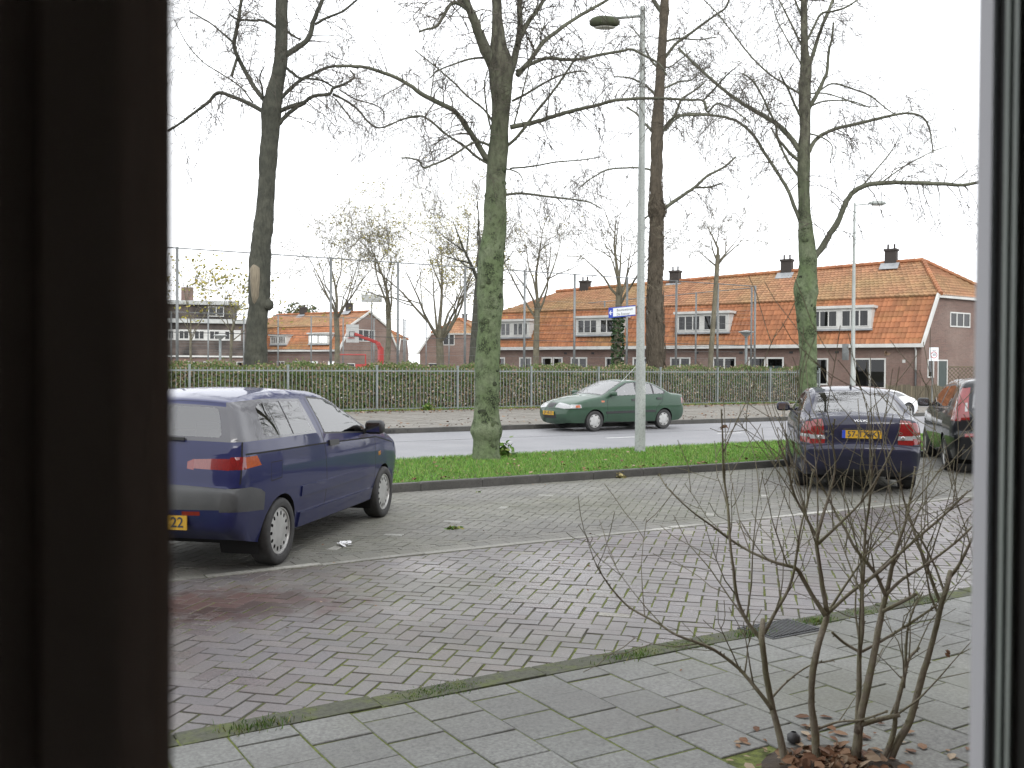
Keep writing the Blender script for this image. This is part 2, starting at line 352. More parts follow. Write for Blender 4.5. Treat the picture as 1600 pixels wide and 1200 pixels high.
# raised kerbs, stone by stone
def kerb(name, x0, x1, y, w, h, parent, step=1.0):
    m = MB(); prism(m, [(.004,0),(step-.004,0),(step-.004,w),(.004,w)], h, h+.03, .018, 0); me = m.mesh(name, 'kerb_dark')
    k = x0
    while k < x1:
        o = link(name, me, parent); o.location = (k, y, rr.uniform(-.004,.004)); o.rotation_euler = (0, 0, rr.uniform(-.003,.003)); k += step
kerb('kerb_stone', -2, 24, Y_BAY, .14, .115, grass_strip)
far_pavement = struct('far_pavement', MB().box((-30,Y_FAR+.12,-.05),(38.2,Y_FENCE-.2,.1)), 'far_flags')
kerb('kerb_stone', 2, 38, Y_FAR, .16, .12, far_pavement)
fl = MB()                                                     # flags of the far pavement, too far to pick apart
for k in range(6, 38):
    for j in range(22):
        x = k+(.0 if j % 2 else .5)
        for q in range(2):
            a = x+q*.5; fl.box((a+.008, Y_FAR+.2+j*.45+.006, .095), (a+.492, Y_FAR+.2+(j+1)*.45-.006, .104+rr.uniform(0,.006)), rr.random())
tag(fl.build('flagstones', 'far_flags', far_pavement), kind='stuff')
for k in range(-8, 20):                                       # centre line of the road
    x = 10.95+k*3.72
    MB().box((x, 19.62, -.0095), (x+.95, 19.72, -.006)).build('centre_dash', 'road_paint', road)
seam = MB().box((-40, 20.9, -.0098), (60, 20.93, -.007)).build('tar_seam', pm('tar', (.1,.1,.105), rough=.7), road)
# gully in the far kerb and grate at the near one
g = gp(624, 681); gu = thing('kerb_gully', 'dark slotted gully set into the far kerb', 'drain', (g.x, Y_FAR, 0))
MB().box((-.4,-.012,.0),(.4,.17,.128)).build('gully_block', 'kerb_dark', gu)
for i in range(6): MB().box((-.34+i*.115,-.02,.02),(-.26+i*.115,-.013,.085)).build('slot', 'black_rubber', gu)
g = gp(1222, 986); dg = thing('drain_grate', 'dark ribbed drain grate between bricks and slabs beside the shrub', 'drain grate', (g.x, g.y, 0))
pm('cast_iron', (.075,.078,.08), (.05,.05,.05), .6, 20, metal=.3, bmp=.3)
MB().box((-.24,-.15,.0),(.24,.17,.017)).build('frame', 'cast_iron', dg)
for i in range(15): MB().box((-.215+i*.029,-.13,.0175),(-.2+i*.029,.15,.024)).build('rib', 'cast_iron', dg)
# ------------------------------------------------------------------ grass, weeds, litter
def leafmat(name, tones, rough=.7, trans=.25):
    m, t, b = nodes(name); cr = N(t, 'ShaderNodeValToRGB'); t.links.new(rndfac(t), cr.inputs[0]); els = cr.color_ramp.elements
    while len(els) < len(tones): els.new(.5)
    for i, (p, c) in enumerate(tones): els[i].position = p; els[i].color = (*c, 1)
    t.links.new(cr.outputs[0], b.inputs['Base Color']); b.inputs['Roughness'].default_value = rough; b.inputs['Specular IOR Level'].default_value = .25
    return m
leafmat('grass_blade', [(0,(.075,.18,.026)),(.35,(.105,.245,.034)),(.65,(.145,.30,.05)),(.85,(.19,.30,.065)),(.93,(.24,.27,.085)),(1,(.3,.28,.13))])
leafmat('weed_leaf', [(0,(.05,.12,.02)),(.5,(.09,.17,.03)),(.85,(.13,.18,.04)),(1,(.22,.2,.07))])
leafmat('dead_leaf', [(0,(.09,.045,.025)),(.4,(.15,.075,.04)),(.7,(.21,.13,.075)),(1,(.3,.24,.17))], .75)
def blades(n, region, hgt, wid, seed, z, drygrass=None):
    R = np.random.default_rng(seed); P = region(R, n); n = len(P); a = R.uniform(0, 2*np.pi, n); h = hgt*R.uniform(.45,1.25,n); w = wid*R.uniform(.6,1.3,n)
    lx, ly = R.normal(0,.45,n)*h, R.normal(0,.45,n)*h; zz = np.full(n, z) if np.isscalar(z) else z
    dx, dy = np.cos(a)*w, np.sin(a)*w
    V = np.empty((n,5,3)); V[:,0] = np.c_[P[:,0]-dx,P[:,1]-dy,zz]; V[:,1] = np.c_[P[:,0]+dx,P[:,1]+dy,zz]
    V[:,2] = np.c_[P[:,0]+dx*.7+lx*.4,P[:,1]+dy*.7+ly*.4,zz+h*.6]; V[:,3] = np.c_[P[:,0]-dx*.7+lx*.4,P[:,1]-dy*.7+ly*.4,zz+h*.6]; V[:,4] = np.c_[P[:,0]+lx,P[:,1]+ly,zz+h]
    rnd = R.random(n)*.9
    if drygrass is not None: rnd = np.where(R.random(n) < drygrass(P), R.uniform(.86,1,n), rnd)
    return V, np.maximum(rnd, .001)
def blade_mesh(name, V, rnd, mat, parent=None):
    n = len(V); me = bpy.data.meshes.new(name); vs = V.reshape(-1,3); i = np.arange(n)*5
    quads = np.c_[i,i+1,i+2,i+3]; tris = np.c_[i+3,i+2,i+4]
    loops = np.concatenate([quads, tris], 1).ravel(); me.vertices.add(len(vs)); me.vertices.foreach_set('co', vs.ravel().astype(np.float32))
    me.loops.add(len(loops)); me.loops.foreach_set('vertex_index', loops.astype(np.int32)); me.polygons.add(2*n)
    st = np.empty(2*n, np.int32); st[0::2] = np.arange(n)*7; st[1::2] = np.arange(n)*7+4; tot = np.tile([4,3], n).astype(np.int32)
    me.polygons.foreach_set('loop_start', st); me.polygons.foreach_set('loop_total', tot); me.update(calc_edges=True); me.validate()
    at = me.attributes.new('rnd','FLOAT','FACE'); at.data.foreach_set('value', np.repeat(rnd,2).astype(np.float32)); me.materials.append(MATS[mat]); return link(name, me, parent)
def reg(x0, x1, y0, y1):
    return lambda R, n: np.c_[R.uniform(x0,x1,n), R.uniform(y0,y1,n)]
def near_edge(P): return np.clip(.75-(P[:,1]-Y_BAY-.12)/.5, .04, .75)+.3*(np.sin(P[:,0]*2.1+np.sin(P[:,1]*3))*np.sin(P[:,1]*2.9+1+np.sin(P[:,0]*1.3)) > .45)
V, r_ = blades(95000, reg(2, 24.4, Y_BAY+.1, Y_GRASS+.03), .055, .0048, 1, .083, near_edge)
tag(blade_mesh('grass', V, r_, 'grass_blade'), 'green mown grass on the strip between parking bays and road', 'grass', kind='stuff')
# moss and blades that creep along joints and edges
def patchy(R, n):
    P = np.c_[R.uniform(0,16,n), Y_TILE+R.normal(-.02,.05,n)]; k = np.sin(P[:,0]*3.3)+np.sin(P[:,0]*7.7+2)+R.normal(0,.5,n) > .9; return P[k]
V, r_ = blades(26000, patchy, .012, .0022, 2, .012)
V2, r2 = blades(1000, lambda R, n: np.c_[np.array([gp(990,1032).x, gp(1185,995).x, gp(1275,975).x, gp(400,1135).x])[R.integers(0,4,n)]+R.normal(0,.10,n), Y_TILE+R.normal(-.04,.04,n)], .026, .0028, 3, .012)
tag(blade_mesh('weeds', np.concatenate([V,V2]), np.concatenate([r_,r2]), 'weed_leaf'), 'moss and grass weeds growing along the edge of the slabs', 'weeds', kind='stuff')
def leaf(mb, p, s, rg, r, flat=.35):
    p = Vector(p); a = rg.uniform(0,6.28); n = Vector((rg.gauss(0,flat), rg.gauss(0,flat), 1)).normalized(); u = Vector((math.cos(a), math.sin(a), 0)); u = (u-n*u.dot(n)).normalized(); v = n.cross(u); k = n*(s*rg.uniform(.05,.3))
    mb.add([p-u*s, p-u*s*.3+v*s*.55+k, p+u*s*.5+v*s*.5+k*.6, p+u*s, p+u*s*.4-v*s*.55+k, p-u*s*.4-v*s*.5+k*.4], [(0,5,2,1),(5,4,3,2)], r)
lt = MB(); rg = random.Random(4)
for i in range(420):
    x, y = rg.uniform(3,24), rg.choice([rg.uniform(Y_BAY+.15,Y_GRASS), rg.uniform(Y_BAY+.12,Y_BAY+.4)]); leaf(lt, (x,y,.135), rg.uniform(.02,.045), rg, rg.random())
for i in range(140): leaf(lt, (rg.uniform(0,20), rg.uniform(3.2,Y_BAY-.1), .017), rg.uniform(.008,.02), rg, rg.random())
for i in range(1500):
    x = rg.uniform(6,38); y = Y_FAR+.2+abs(rg.gauss(0,2.2)) if rg.random() < .3 else Y_FENCE-.3-abs(rg.gauss(0,.9))
    if y < Y_FENCE and y > Y_FAR+.15: leaf(lt, (x,y,.116), rg.uniform(.03,.07), rg, rg.random())
tag(lt.build('fallen_leaves', 'dead_leaf'), 'scattered brown fallen leaves on grass and pavements', 'leaves', kind='stuff')
def tuft(p, n, s, mat, rg, r0=0, hgt=1.0):
    mb = MB()
    for i in range(n):
        a = rg.uniform(0,6.28); q = abs(rg.gauss(0,s*.5)); leaf(mb, (p[0]+math.cos(a)*q, p[1]+math.sin(a)*q, p[2]+abs(rg.gauss(0,s*.35))*hgt), s*rg.uniform(.12,.28), rg, max(.001, rg.random()), .8)
    return mb
q = gp(786, 712, .1); tag(tuft(q, 190, .26, 'weed_leaf', rg, hgt=1.2).build('weed_clump', 'weed_leaf'), 'green leafy weeds at the foot of the mossy trunk', 'weeds', kind='stuff')
q = gp(786, 906-192, .1)
q = gp(967, 746); tag(tuft(q, 60, .17, 'dead_leaf', rg, hgt=.5).build('dry_grass_tuft', leafmat('straw', [(0,(.2,.19,.07)),(.5,(.3,.27,.11)),(1,(.4,.34,.18))])), 'tuft of dry grass lying against the grass strip kerb', 'grass tuft', kind='stuff')
for p, n in (((710,826),40),((749,769),16)):
    q = gp(*p); tag(tuft(q, n, .13 if n == 40 else .07, 'weed_leaf', rg, hgt=.1).build('moss_clump', 'weed_leaf'), 'mossy clumps beside the pale bay marker stones' if n == 40 else 'small green moss clump near the kerb in the bays', 'moss', kind='stuff')
q = gp(537, 853); lp = MB()
for i in range(9): leaf(lp, (q.x+rg.gauss(0,.05), q.y+rg.gauss(0,.03), .012+i*.003), rg.uniform(.03,.05), rg, .5)
tag(lp.build('paper_scrap', pm('paper', (.75,.75,.76), rough=.7)), 'crumpled white paper scrap beside the blue car', 'litter')
# ------------------------------------------------------------------ houses
def brickwall(name, c1, c2, mortar, sc=1.0):
    m, t, b = nodes(name)
    tc = N(t, 'ShaderNodeTexCoord'); sp = N(t, 'ShaderNodeSeparateXYZ'); t.links.new(tc.outputs['Object'], sp.inputs[0])
    ad_ = N(t, 'ShaderNodeMath', operation='ADD'); t.links.new(sp.outputs[0], ad_.inputs[0]); t.links.new(sp.outputs[1], ad_.inputs[1])
    cb = N(t, 'ShaderNodeCombineXYZ'); t.links.new(ad_.outputs[0], cb.inputs[0]); t.links.new(sp.outputs[2], cb.inputs[1])
    br = N(t, 'ShaderNodeTexBrick', Scale=1.0); br.inputs['Brick Width'].default_value = .22*sc; br.inputs['Row Height'].default_value = .0625*sc; br.inputs['Mortar Size'].default_value = .008
    br.inputs['Color1'].default_value = (*c1,1); br.inputs['Color2'].default_value = (*c2,1); br.inputs['Mortar'].default_value = (*mortar,1); t.links.new(cb.outputs[0], br.inputs['Vector'])
    c = mixc(t, ramp(t, noise(t, .5, 5), .4, .7), br.outputs[0], mixc(t, .45, br.outputs[0], (.26,.2,.17)))
    c = mixc(t, ramp(t, noise(t, 9, 4), .45, .75), c, mixc(t, .35, c, (.05,.04,.035)))
    t.links.new(c, b.inputs['Base Color']); b.inputs['Roughness'].default_value = .9; bump(t, b, br.outputs['Fac'], -.4, .01); return m
brickwall('house_brick', (.17,.098,.08), (.125,.076,.064), (.155,.13,.11))
brickwall('dark_brick', (.03,.026,.024), (.022,.02,.019), (.035,.032,.03))
def tilemat(name, c, c2, moss, lo=.5, hi=.72):
    m, t, b = nodes(name)
    col = mixc(t, ramp(t, noise(t, .45, 5), .4, .62), c, c2)
    col = mixc(t, ramp(t, noise(t, .23, 5, .6, stretch=(1,1,2)), lo, hi), col, moss)
    col = mixc(t, ramp(t, noise(t, 3, 3), .45, .75), col, mixc(t, .2, col, (.2,.07,.03)))
    f = rndfac(t); g = N(t, 'ShaderNodeMapRange'); t.links.new(f, g.inputs[0]); g.inputs[3].default_value = .8; g.inputs[4].default_value = 1.2
    hv = N(t, 'ShaderNodeHueSaturation'); t.links.new(col, hv.inputs['Color']); t.links.new(g.outputs[0], hv.inputs['Value'])
    t.links.new(hv.outputs[0], b.inputs['Base Color']); b.inputs['Roughness'].default_value = .75; return m
tilemat('roof_tile', (.33,.135,.06), (.28,.11,.048), (.24,.14,.052))
tilemat('roof_tile_upper', (.32,.16,.088), (.28,.14,.075), (.26,.175,.085), .4, .66)
glassy('house_glass', (.10,.11,.12), 1.5)
pm('curtain', (.35,.35,.34), (.2,.2,.2), .9, 3)
pm('room_dark', (.03,.03,.035), (.05,.05,.05), .9, 1)
pm('lead', (.2,.21,.22), (.28,.29,.3), .6, 3)
pm('chimney_brick', (.05,.042,.038), (.035,.03,.028), .9, 12, fine=30)
pm('door_dark', (.02,.035,.03), (.03,.045,.04), .4, 3)
pm('gutter_grey', (.42,.43,.42), (.3,.31,.3), .6, 2)
def tilepatch(mb, bl, br, tr, tl, rows, cols, step=.07, wave=.035, sub=4, rg=random.Random(2)):
    """courses of pantiles over a quad: each course overhangs the one below, each tile has a roll"""
    bl, br, tr, tl = map(Vector, (bl, br, tr, tl)); n = (br-bl).cross(tl-bl).normalized(); m = cols*sub
    for r in range(rows):
        v0, v1 = r/rows, (r+1)/rows; vs = []
        for v, h in ((v0, step), (v1, .0)):
            a, b = bl.lerp(tl, v), br.lerp(tr, v)
            for i in range(m+1): vs.append(a.lerp(b, i/m)+n*(h+wave*abs(math.sin(math.pi*i/sub))))
        o = len(mb.v); mb.v += [tuple(p) for p in vs]+[tuple(Vector(p)-n*step*1.4) for p in vs[:m+1]]
        tones = [rg.uniform(.01,.99) for _ in range(cols+1)]
        for i in range(m):
            mb.f.append((o+i, o+i+1, o+m+2+i, o+m+1+i)); mb.r.append(tones[i//sub]); k = o+2*(m+1); mb.f.append((k+i, k+i+1, o+i+1, o+i)); mb.r.append(tones[i//sub])
def window(parent, org, ex, ez, w, h, out, lights=2, name='window', bar_top=0, pane='house_glass', frame=.07, dark='room_dark', cw=.0):
    """casement: frame with mullions standing a little proud, pane set back, dark room behind; out = outward direction"""
    org, ex, out = Vector(org), Vector(ex).normalized(), Vector(out).normalized(); ez = Vector((0,0,1))
    f = MB()
    def b3(x0, x1, z0, z1, d0, d1):
        f.add([org+ex*x+ez*z+out*d for d in (d0,d1) for x, z in ((x0,z0),(x1,z0),(x1,z1),(x0,z1))], [(3,2,1,0),(4,5,6,7),(0,1,5,4),(1,2,6,5),(2,3,7,6),(3,0,4,7)])
    b3(0, w, 0, frame, -.08, .035); b3(0, w, h-frame, h, -.08, .035); b3(0, frame, frame, h-frame, -.08, .03); b3(w-frame, w, frame, h-frame, -.08, .03)
    for i in range(1, lights): x = w*i/lights; b3(x-frame*.6, x+frame*.6, frame, h-frame, -.07, .025)
    if bar_top: b3(frame, w-frame, h*bar_top-.02, h*bar_top+.02, -.07, .022)
    fr = f.build(name, 'house_white', parent, fix=True)
    g = MB().poly([org+ex*x+ez*z+out*.004 for x, z in ((frame,frame),(w-frame,frame),(w-frame,h-frame),(frame,h-frame))]); g.build('pane', pane, fr)
    if cw: 
        for x0, x1 in ((frame, w*cw), (w*(1-cw), w-frame)): MB().poly([org+ex*x+ez*z+out*.0025 for x, z in ((x0,frame),(x1,frame),(x1,h-frame),(x0,h-frame))]).build('curtain', 'curtain', fr)
    return fr
def chimney(parent, a, b, z0, z1, w=.5, d=.62, pots=2):
    c = MB().box((a-w/2,b-d/2,z0),(a+w/2,b+d/2,z1-.12)).box((a-w/2-.05,b-d/2-.05,z1-.119),(a+w/2+.05,b+d/2+.05,z1)).build('chimney', 'chimney_brick', parent, fix=True)
    for i in range(pots): MB().tube([(a,b+(i-.5*(pots-1))*.35,z1),(a,b+(i-.5*(pots-1))*.35,z1+.28)], .055, 8).build('pot', 'chimney_brick', c, fix=True)
    MB().box((a-w/2-.35,b-d/2-.25,z0),(a+w/2+.35,b+d/2+.25,z0+.5)).build('flashing', 'lead', parent) if False else None
    f = MB().add([(a-w/2-.45,b-d/2-.2,z1-1.18),(a-w/2-.45,b+d/2+.2,z1-1.18),(a-w/2+.02,b+d/2+.2,z1-.8),(a-w/2+.02,b-d/2-.2,z1-.8)], [(0,1,2,3)]); f.build('flashing', 'lead', c)
    return c
def house(name, label, P, ang, L, D, ze, zk, zr, ak=1.3, end=(0,1), hipR=2.4, hipL=2.4, gable=False, dorm=(), win=(), chims=(), rows=(9,13), tcol=.24, endwin=(), fall=0.0, kfall=0.0):
    """mansard row: x = inward from the facade, y = along it; end = (along, inward) direction of the near end wall"""
    h = thing(name, label, 'house', P, ang); kR = lambda a: end[0]/end[1]*a
    w = MB(); n = 0
    ft = [(0,0,-.1),(0,L,-.1),(0,L,ze),(0,0,ze)]; w.poly(ft[::-1])
    e = [(0,kR(0)),(D,kR(D))]
    ek = [(0,0,-.1),(D,kR(D),-.1),(D,kR(D),ze),(D-ak,kR(D-ak),zk),(D/2,kR(D/2),zr) if gable else None,(ak,kR(ak),zk),(0,0,ze)]; w.poly([p for p in ek if p][::-1])
    lk = [(0,L,-.1),(D,L,-.1),(D,L,ze),(D-ak,L,zk),(ak,L,zk),(0,L,ze)]; w.poly(lk)
    w.poly([(D,kR(D),-.1),(D,L,-.1),(D,L,ze),(D,kR(D),ze)]); w.build('wall', 'house_brick', h, fix=True)
    o = .22; c = int(L/tcol)
    r1 = MB(); tilepatch(r1, (-o,-.12,ze),(-o,L+.1,ze),(ak,L+.1,zk-kfall),(ak,kR(ak)-.12,zk), rows[0], c)
    # tilepatch wants the outer side: order right to left seen from outside is handled by flipping
    lo = r1
    yR = kR(D/2) + (0 if gable else hipR); yL = L-hipL
    lo_o = lo.build('roof_lower', 'roof_tile', h); tag(lo_o, kind='stuff')
    up = MB(); tilepatch(up, (ak-.12,kR(ak)-.15,zk-.03),(ak-.12,L+.15,zk-.03-kfall),(D/2,yL,zr-fall),(D/2,yR-(.15 if gable else 0),zr), rows[1], c)
    tag(up.build('roof_upper', 'roof_tile_upper', h), kind='stuff')
    bk = MB(); tilepatch(bk, (D+o,L,ze),(D+o,kR(D),ze),(D-ak,kR(D-ak),zk),(D-ak,L,zk), 4, 20); tilepatch(bk, (D-ak+.1,L,zk),(D-ak+.1,kR(D-ak),zk),(D/2,yR,zr),(D/2,yL,zr-fall), 4, 20)
    tilepatch(bk, (ak-.1,L+.15,zk-.03-kfall),(D-ak+.1,L+.15,zk-.03-kfall),(D/2,yL,zr-fall),(D/2,yL,zr-fall), 5, 12); tag(bk.build('roof_back', 'roof_tile_upper', h), kind='stuff')
    if not gable:
        hp = MB(); tilepatch(hp, (D-ak+.1,kR(D-ak)-.2,zk-.05),(ak-.1,kR(ak)-.2,zk-.05),(D/2,yR,zr),(D/2,yR,zr), rows[1], int(D/tcol)); tag(hp.build('roof_hip', 'roof_tile_upper', h), kind='stuff')
        for a in ((ak-.1,kR(ak)-.2,zk),(D-ak+.1,kR(D-ak)-.2,zk)):
            rd = MB(); A, B = Vector(a), Vector((D/2,yR,zr))
            for i in range(14): rd.tube([A.lerp(B,i/14), A.lerp(B,(i+1.15)/14)], [.13,.1], 7, r=.1+.06*i)
            rd.build('hip_ridge', 'roof_tile', h)
    rd = MB()
    for i in range(int(L/.4)):
        y0 = yR+i*.4
        zz = zr+.02-fall*i*.4/max(.1,yL-yR)
        if y0 < yL: rd.tube([(D/2,y0,zz),(D/2,y0+.44,zz-fall*.44/(yL-yR))], [.125,.1], 7, r=.01+(i*.37) % .97)
    rd.build('ridge', 'roof_tile', h)
    MB().box((-o-.16,-.16,ze-.2),(-o+.04,L+.12,ze-.01)).box((-o+.04,-.1,ze-.16),(-.002,L+.1,ze-.08)).build('gutter', 'house_white', h, fix=True)
    vb = MB()                                          # white verge boards on the end wall
    vv = [(-.25,-.02,ze-.15),(ak-.05,kR(ak)-.03,zk-.02)]+([(D/2,kR(D/2)-.03,zr-.02),(D-ak+.05,kR(D-ak)-.03,zk-.02)] if gable else [])+([(D+.2,kR(D)-.03,ze-.1)] if gable else [])
    for p, q in zip(vv, vv[1:]): vb.bar(Vector(p)+Vector((0,-.06,0)), Vector(q)+Vector((0,-.06,0)), .1, .2)
    if not gable: vb.bar((ak-.1,kR(ak)-.1,zk-.12),(D-ak,kR(D-ak)-.1,zk-.12), .12, .18)
    vb.build('verge_board', 'house_white', h, fix=True)
    for b0, b1, z0, z1 in dorm:                        # dormers: flat roofed white boxes in the steep slope
        xf = -o+(z0-ze)/(zk-ze)*(ak+o)-.12; s = lambda z: -o+(z-ze)/(zk-ze)*(ak+o)
        bx = MB().add([(xf,b0,z0),(xf,b1,z0),(xf,b1,z1),(xf,b0,z1),(s(z0)+.25,b0,z0),(s(z0)+.25,b1,z0),(s(z1)+.3,b1,z1),(s(z1)+.3,b0,z1)], [(3,2,1,0),(0,1,5,4),(1,2,6,5),(2,3,7,6),(3,0,4,7)])
        dm = bx.build('dormer', 'house_white', h, fix=True)
        MB().box((xf-.14,b0-.12,z1),(s(z1)+.3,b1+.12,z1+.14)).build('dormer_roof', 'house_white', dm); MB().box((xf-.1,b0-.04,z0-.1),(xf+.25,b1+.04,z0-.005)).build('sill_lead', 'lead', dm)
        hw = (b1-b0-.5)/2
        for y0 in (b0+.14, b1-.14-hw): window(dm, (xf,y0,z0+.1), (0,1,0), 0, hw, z1-z0-.2, (-1,0,0), 3, frame=.05, cw=.2)
    for b0, w_, z0, z1, l, nm in win:
        if nm == 'door':
            d = window(h, (0,b0,z0), (0,1,0), 0, w_, z1-z0, (-1,0,0), 1, 'door', frame=.09); MB().box((-.02,b0+.09,z0),(-.0065,b0+w_-.09,z0+(z1-z0)*.8)).build('door_leaf', 'door_dark', d)
        else: window(h, (0,b0,z0), (0,1,0), 0, w_, z1-z0, (-1,0,0), l, frame=.08, cw=.0 if nm else .22)
    ed = Vector((end[1],end[0],0)).normalized() if gable is None else Vector((D,kR(D),0)).normalized(); eo = Vector((ed.y,-ed.x,0))
    for a0, w_, z0, z1, l, nm in endwin:
        pos = ed*a0; d = window(h, (pos.x,pos.y,z0), ed, 0, w_, z1-z0, eo, l, nm or 'window', frame=.07)
        if nm == 'door':
            q = MB(); A, B = pos+ed*.08+eo*.012, pos+ed*(w_-.08)+eo*.012; q.poly([(A.x,A.y,z0),(B.x,B.y,z0),(B.x,B.y,z1-.08),(A.x,A.y,z1-.08)]); q.build('door_leaf', 'door_dark', d)
    for b, z1 in chims: chimney(h, D/2, b, zr-fall-.6, z1)
    return h
HANG = math.atan2(.4146, .91); HC = Vector((43.98, 31.98, 0))
facade = [(1.75,1.62,.75,2.36,2,'big'),(4.75,1.5,.9,2.36,2,''),(7.2,1.0,.0,2.42,1,'door'),(8.25,1.0,.9,2.42,1,''),(10.0,1.4,.9,2.42,2,''),(12.8,1.3,.9,2.42,2,''),(15.6,1.0,.0,2.43,1,'door'),(17.2,1.3,.9,2.43,2,''),
          (19.8,1.2,.9,2.43,2,''),(21.6,.75,.0,2.44,1,'door'),(22.4,.8,.9,2.44,1,''),(24.0,.95,.9,2.44,2,''),(26.1,.6,.9,2.44,1,'')]
row = house('row_house', 'long brick terrace with orange pantile mansard roof and four white dormers', HC, HANG, 27.6, 9.0, 3.12, 5.75, 7.88, 1.3, (-.334,.942), 2.5, 2.9, fall=.8, kfall=.2,
      dorm=((2.55,5.9,3.95,5.05),(10.5,13.8,3.9,4.98),(17.4,20.7,3.85,4.9),(24.2,27.0,3.78,4.82)), win=facade, chims=((2.6,8.6),(8.6,8.36),(15.9,8.06),(22.6,7.72)),
      endwin=((2.65,2.0,4.05,4.85,3,''),(1.5,.95,.3,2.3,1,'door'),(.55,.6,1.35,2.3,1,'')))
MB().tube([(-.14,.3,2.95),(-.07,.26,2.75),(-.07,.26,1.75)], .045, 8).build('downpipe', 'house_white', row, smooth=True)
MB().tube([(-.07,.26,1.75),(-.07,.26,.0)], .05, 8).build('downpipe_foot', 'dark_plastic', row, smooth=True)
MB().box((-.03,.78,2.12),(-.003,.93,2.28)).build('number_plate', 'house_white', row)
for b in (4.2, 6.7, 9.6, 12.3, 15, 17, 19.3, 21.3, 23.6): MB().box((-.02,b,2.62),(-.003,b+.2,2.74)).build('air_vent', 'room_dark', row)
LH = ad(531, 560, 95); LH.z = 0
house('house', 'brick house with orange mansard roof and white edged gable behind the basketball hoop', LH, HANG, 16, 8.4, 3.45, 5.9, 7.35, 1.5, (0,1), gable=True, dorm=((1.6,4.4,4.0,5.0),(7.6,10.0,4.0,4.9)),
      win=((.6,1.0,.9,2.3,2,''),(3,1.2,.9,2.3,2,''),(5.2,1.4,.9,2.3,2,''),(7.8,1.1,.9,2.3,2,''),(10.5,1.2,.9,2.3,2,''),(13,1.2,.9,2.3,2,'')), chims=((2.8,8.3),(9.5,8.1)), endwin=((2.4,2.6,4.3,5.5,3,''),(1.0,1.1,.9,2.1,1,''),(5.4,1.1,.9,2.1,1,'')), rows=(8,10), tcol=.33)
MH = ad(656, 560, 108); MH.z = 0
house('house', 'brick house with hipped orange roof and small gable window left of the mossy trunk', MH, rad(-38), 14, 8, 3.4, 5.6, 7.3, 1.4, (0,1), 2.3, 2.3, rows=(7,8), tcol=.4, win=((2,1,.9,2.2,1,''),(5,1,.9,2.2,1,'')), endwin=((2.6,1.3,4.2,5.4,2,''),(1,1,.9,2.2,1,''),(5.5,1,.9,2.2,1,'')), chims=((6,8),))
FH = ad(622, 560, 128); FH.z = 0
house('house', 'distant orange roofed house in the gap right of the gable', FH, rad(55), 14, 8, 3.4, 5.6, 7.0, 1.4, (0,1), 2.3, 2.3, rows=(7,8), tcol=.4, dorm=((2,5,4,5),), chims=((10,7.8),))
FH = ad(1560, 560, 120); FH.z = 0
# dark block at the left
DB = ad(258, 560, 96); DB.z = 0
db = thing('apartment_block', 'dark brick block with grey flat roof edges, tall chimney and white window band', 'building', DB, rad(-18))
MB().box((-9,0,2.6),(8.6,9,6.4)).build('upper_wall', 'dark_brick', db); MB().box((-9,-.4,-.1),(8.9,9,2.59)).build('ground_wall', 'house_brick', db)
MB().box((-9,1.2,6.4),(6.4,9,8.1)).build('top_wall', 'dark_brick', db)
MB().box((-9.2,-.35,6.0),(8.9,9.2,6.42)).build('roof_edge', 'gutter_grey', db); MB().box((-9.2,.8,7.9),(6.8,9.2,8.3)).build('roof_edge', 'gutter_grey', db)
MB().box((-9.2,-.6,2.62),(9.0,-.02,2.78)).build('canopy', 'house_white', db)
MB().box((1.3,2,6.4),(2.4,3.2,9.7)).build('chimney', 'house_brick', db); MB().tube([(1.85,2.6,9.7),(1.85,2.6,10)], .1, 8).build('pot', 'dark_plastic', db)
bd = MB().box((-9,-.08,4.3),(7.2,-.005,5.35)).build('window_band', 'house_white', db)
for i in range(6): window(db, (-1.6+i*1.45,-.085,4.4), (1,0,0), 0, .95, .85, (0,-1,0), 2, frame=.06)
for i in range(4): window(db, (2+i*1.6,-.41,.9), (1,0,0), 0, .8, 1.3, (0,-1,0), 1, frame=.08)
window(db, (4.0,1.195,6.75), (1,0,0), 0, 1.5, 1.0, (0,-1,0), 2, frame=.06)
# ------------------------------------------------------------------ railings with pickets, hedge behind
fe = thing('railing_fence', 'grey steel picket railing along the far pavement in front of the hedge', 'fence', (0, Y_FENCE, 0))
FX0, FX1 = 4.0, 38.2
posts = [gp(x, y).x for x, y in ((576,645),(709,643),(831,642),(942,640),(1041,638),(1132,636),(1215,634))]
step = (posts[-1]-posts[0])/6; p0 = posts[0]
while p0-step > FX0: p0 -= step
px_ = []; k = p0
while k <= FX1+.5: px_.append(k); k += step
pme = MB().box((-.035,-.035,.08),(.035,.035,1.78)).box((-.042,-.042,1.78),(.042,.042,1.815)).mesh('post', 'grey_steel')
for x in px_: o = link('post', pme, fe); o.location = (x, 0, 0)
kme = MB().box((-.0095,-.008,.13),(.0095,.008,1.71)).mesh('picket', 'grey_steel')
for a, b in zip(px_, px_[1:]):
    MB().box((a+.036,-.012,1.575),(b-.036,.03,1.625)).build('rail', 'grey_steel', fe); MB().box((a+.036,-.012,.15),(b-.036,.03,.2)).build('rail', 'grey_steel', fe)
    n = int(round((b-a)/.148))
    for i in range(1, n): o = link('picket', kme, fe); o.location = (a+(b-a)*i/n, -.023, rng.uniform(-.01,.01))
leafmat('hedge_leaf', [(0,(.06,.09,.032)),(.35,(.085,.125,.04)),(.6,(.12,.15,.05)),(.62,(.2,.15,.095)),(.85,(.26,.2,.13)),(.93,(.36,.29,.18)),(1,(.42,.39,.35))])
pm('hedge_twig', (.14,.105,.075), (.1,.075,.05), .9, 5)
pm('hedge_core', (.09,.08,.05), (.06,.055,.038), .95, 3, bmp=1, bscale=12)
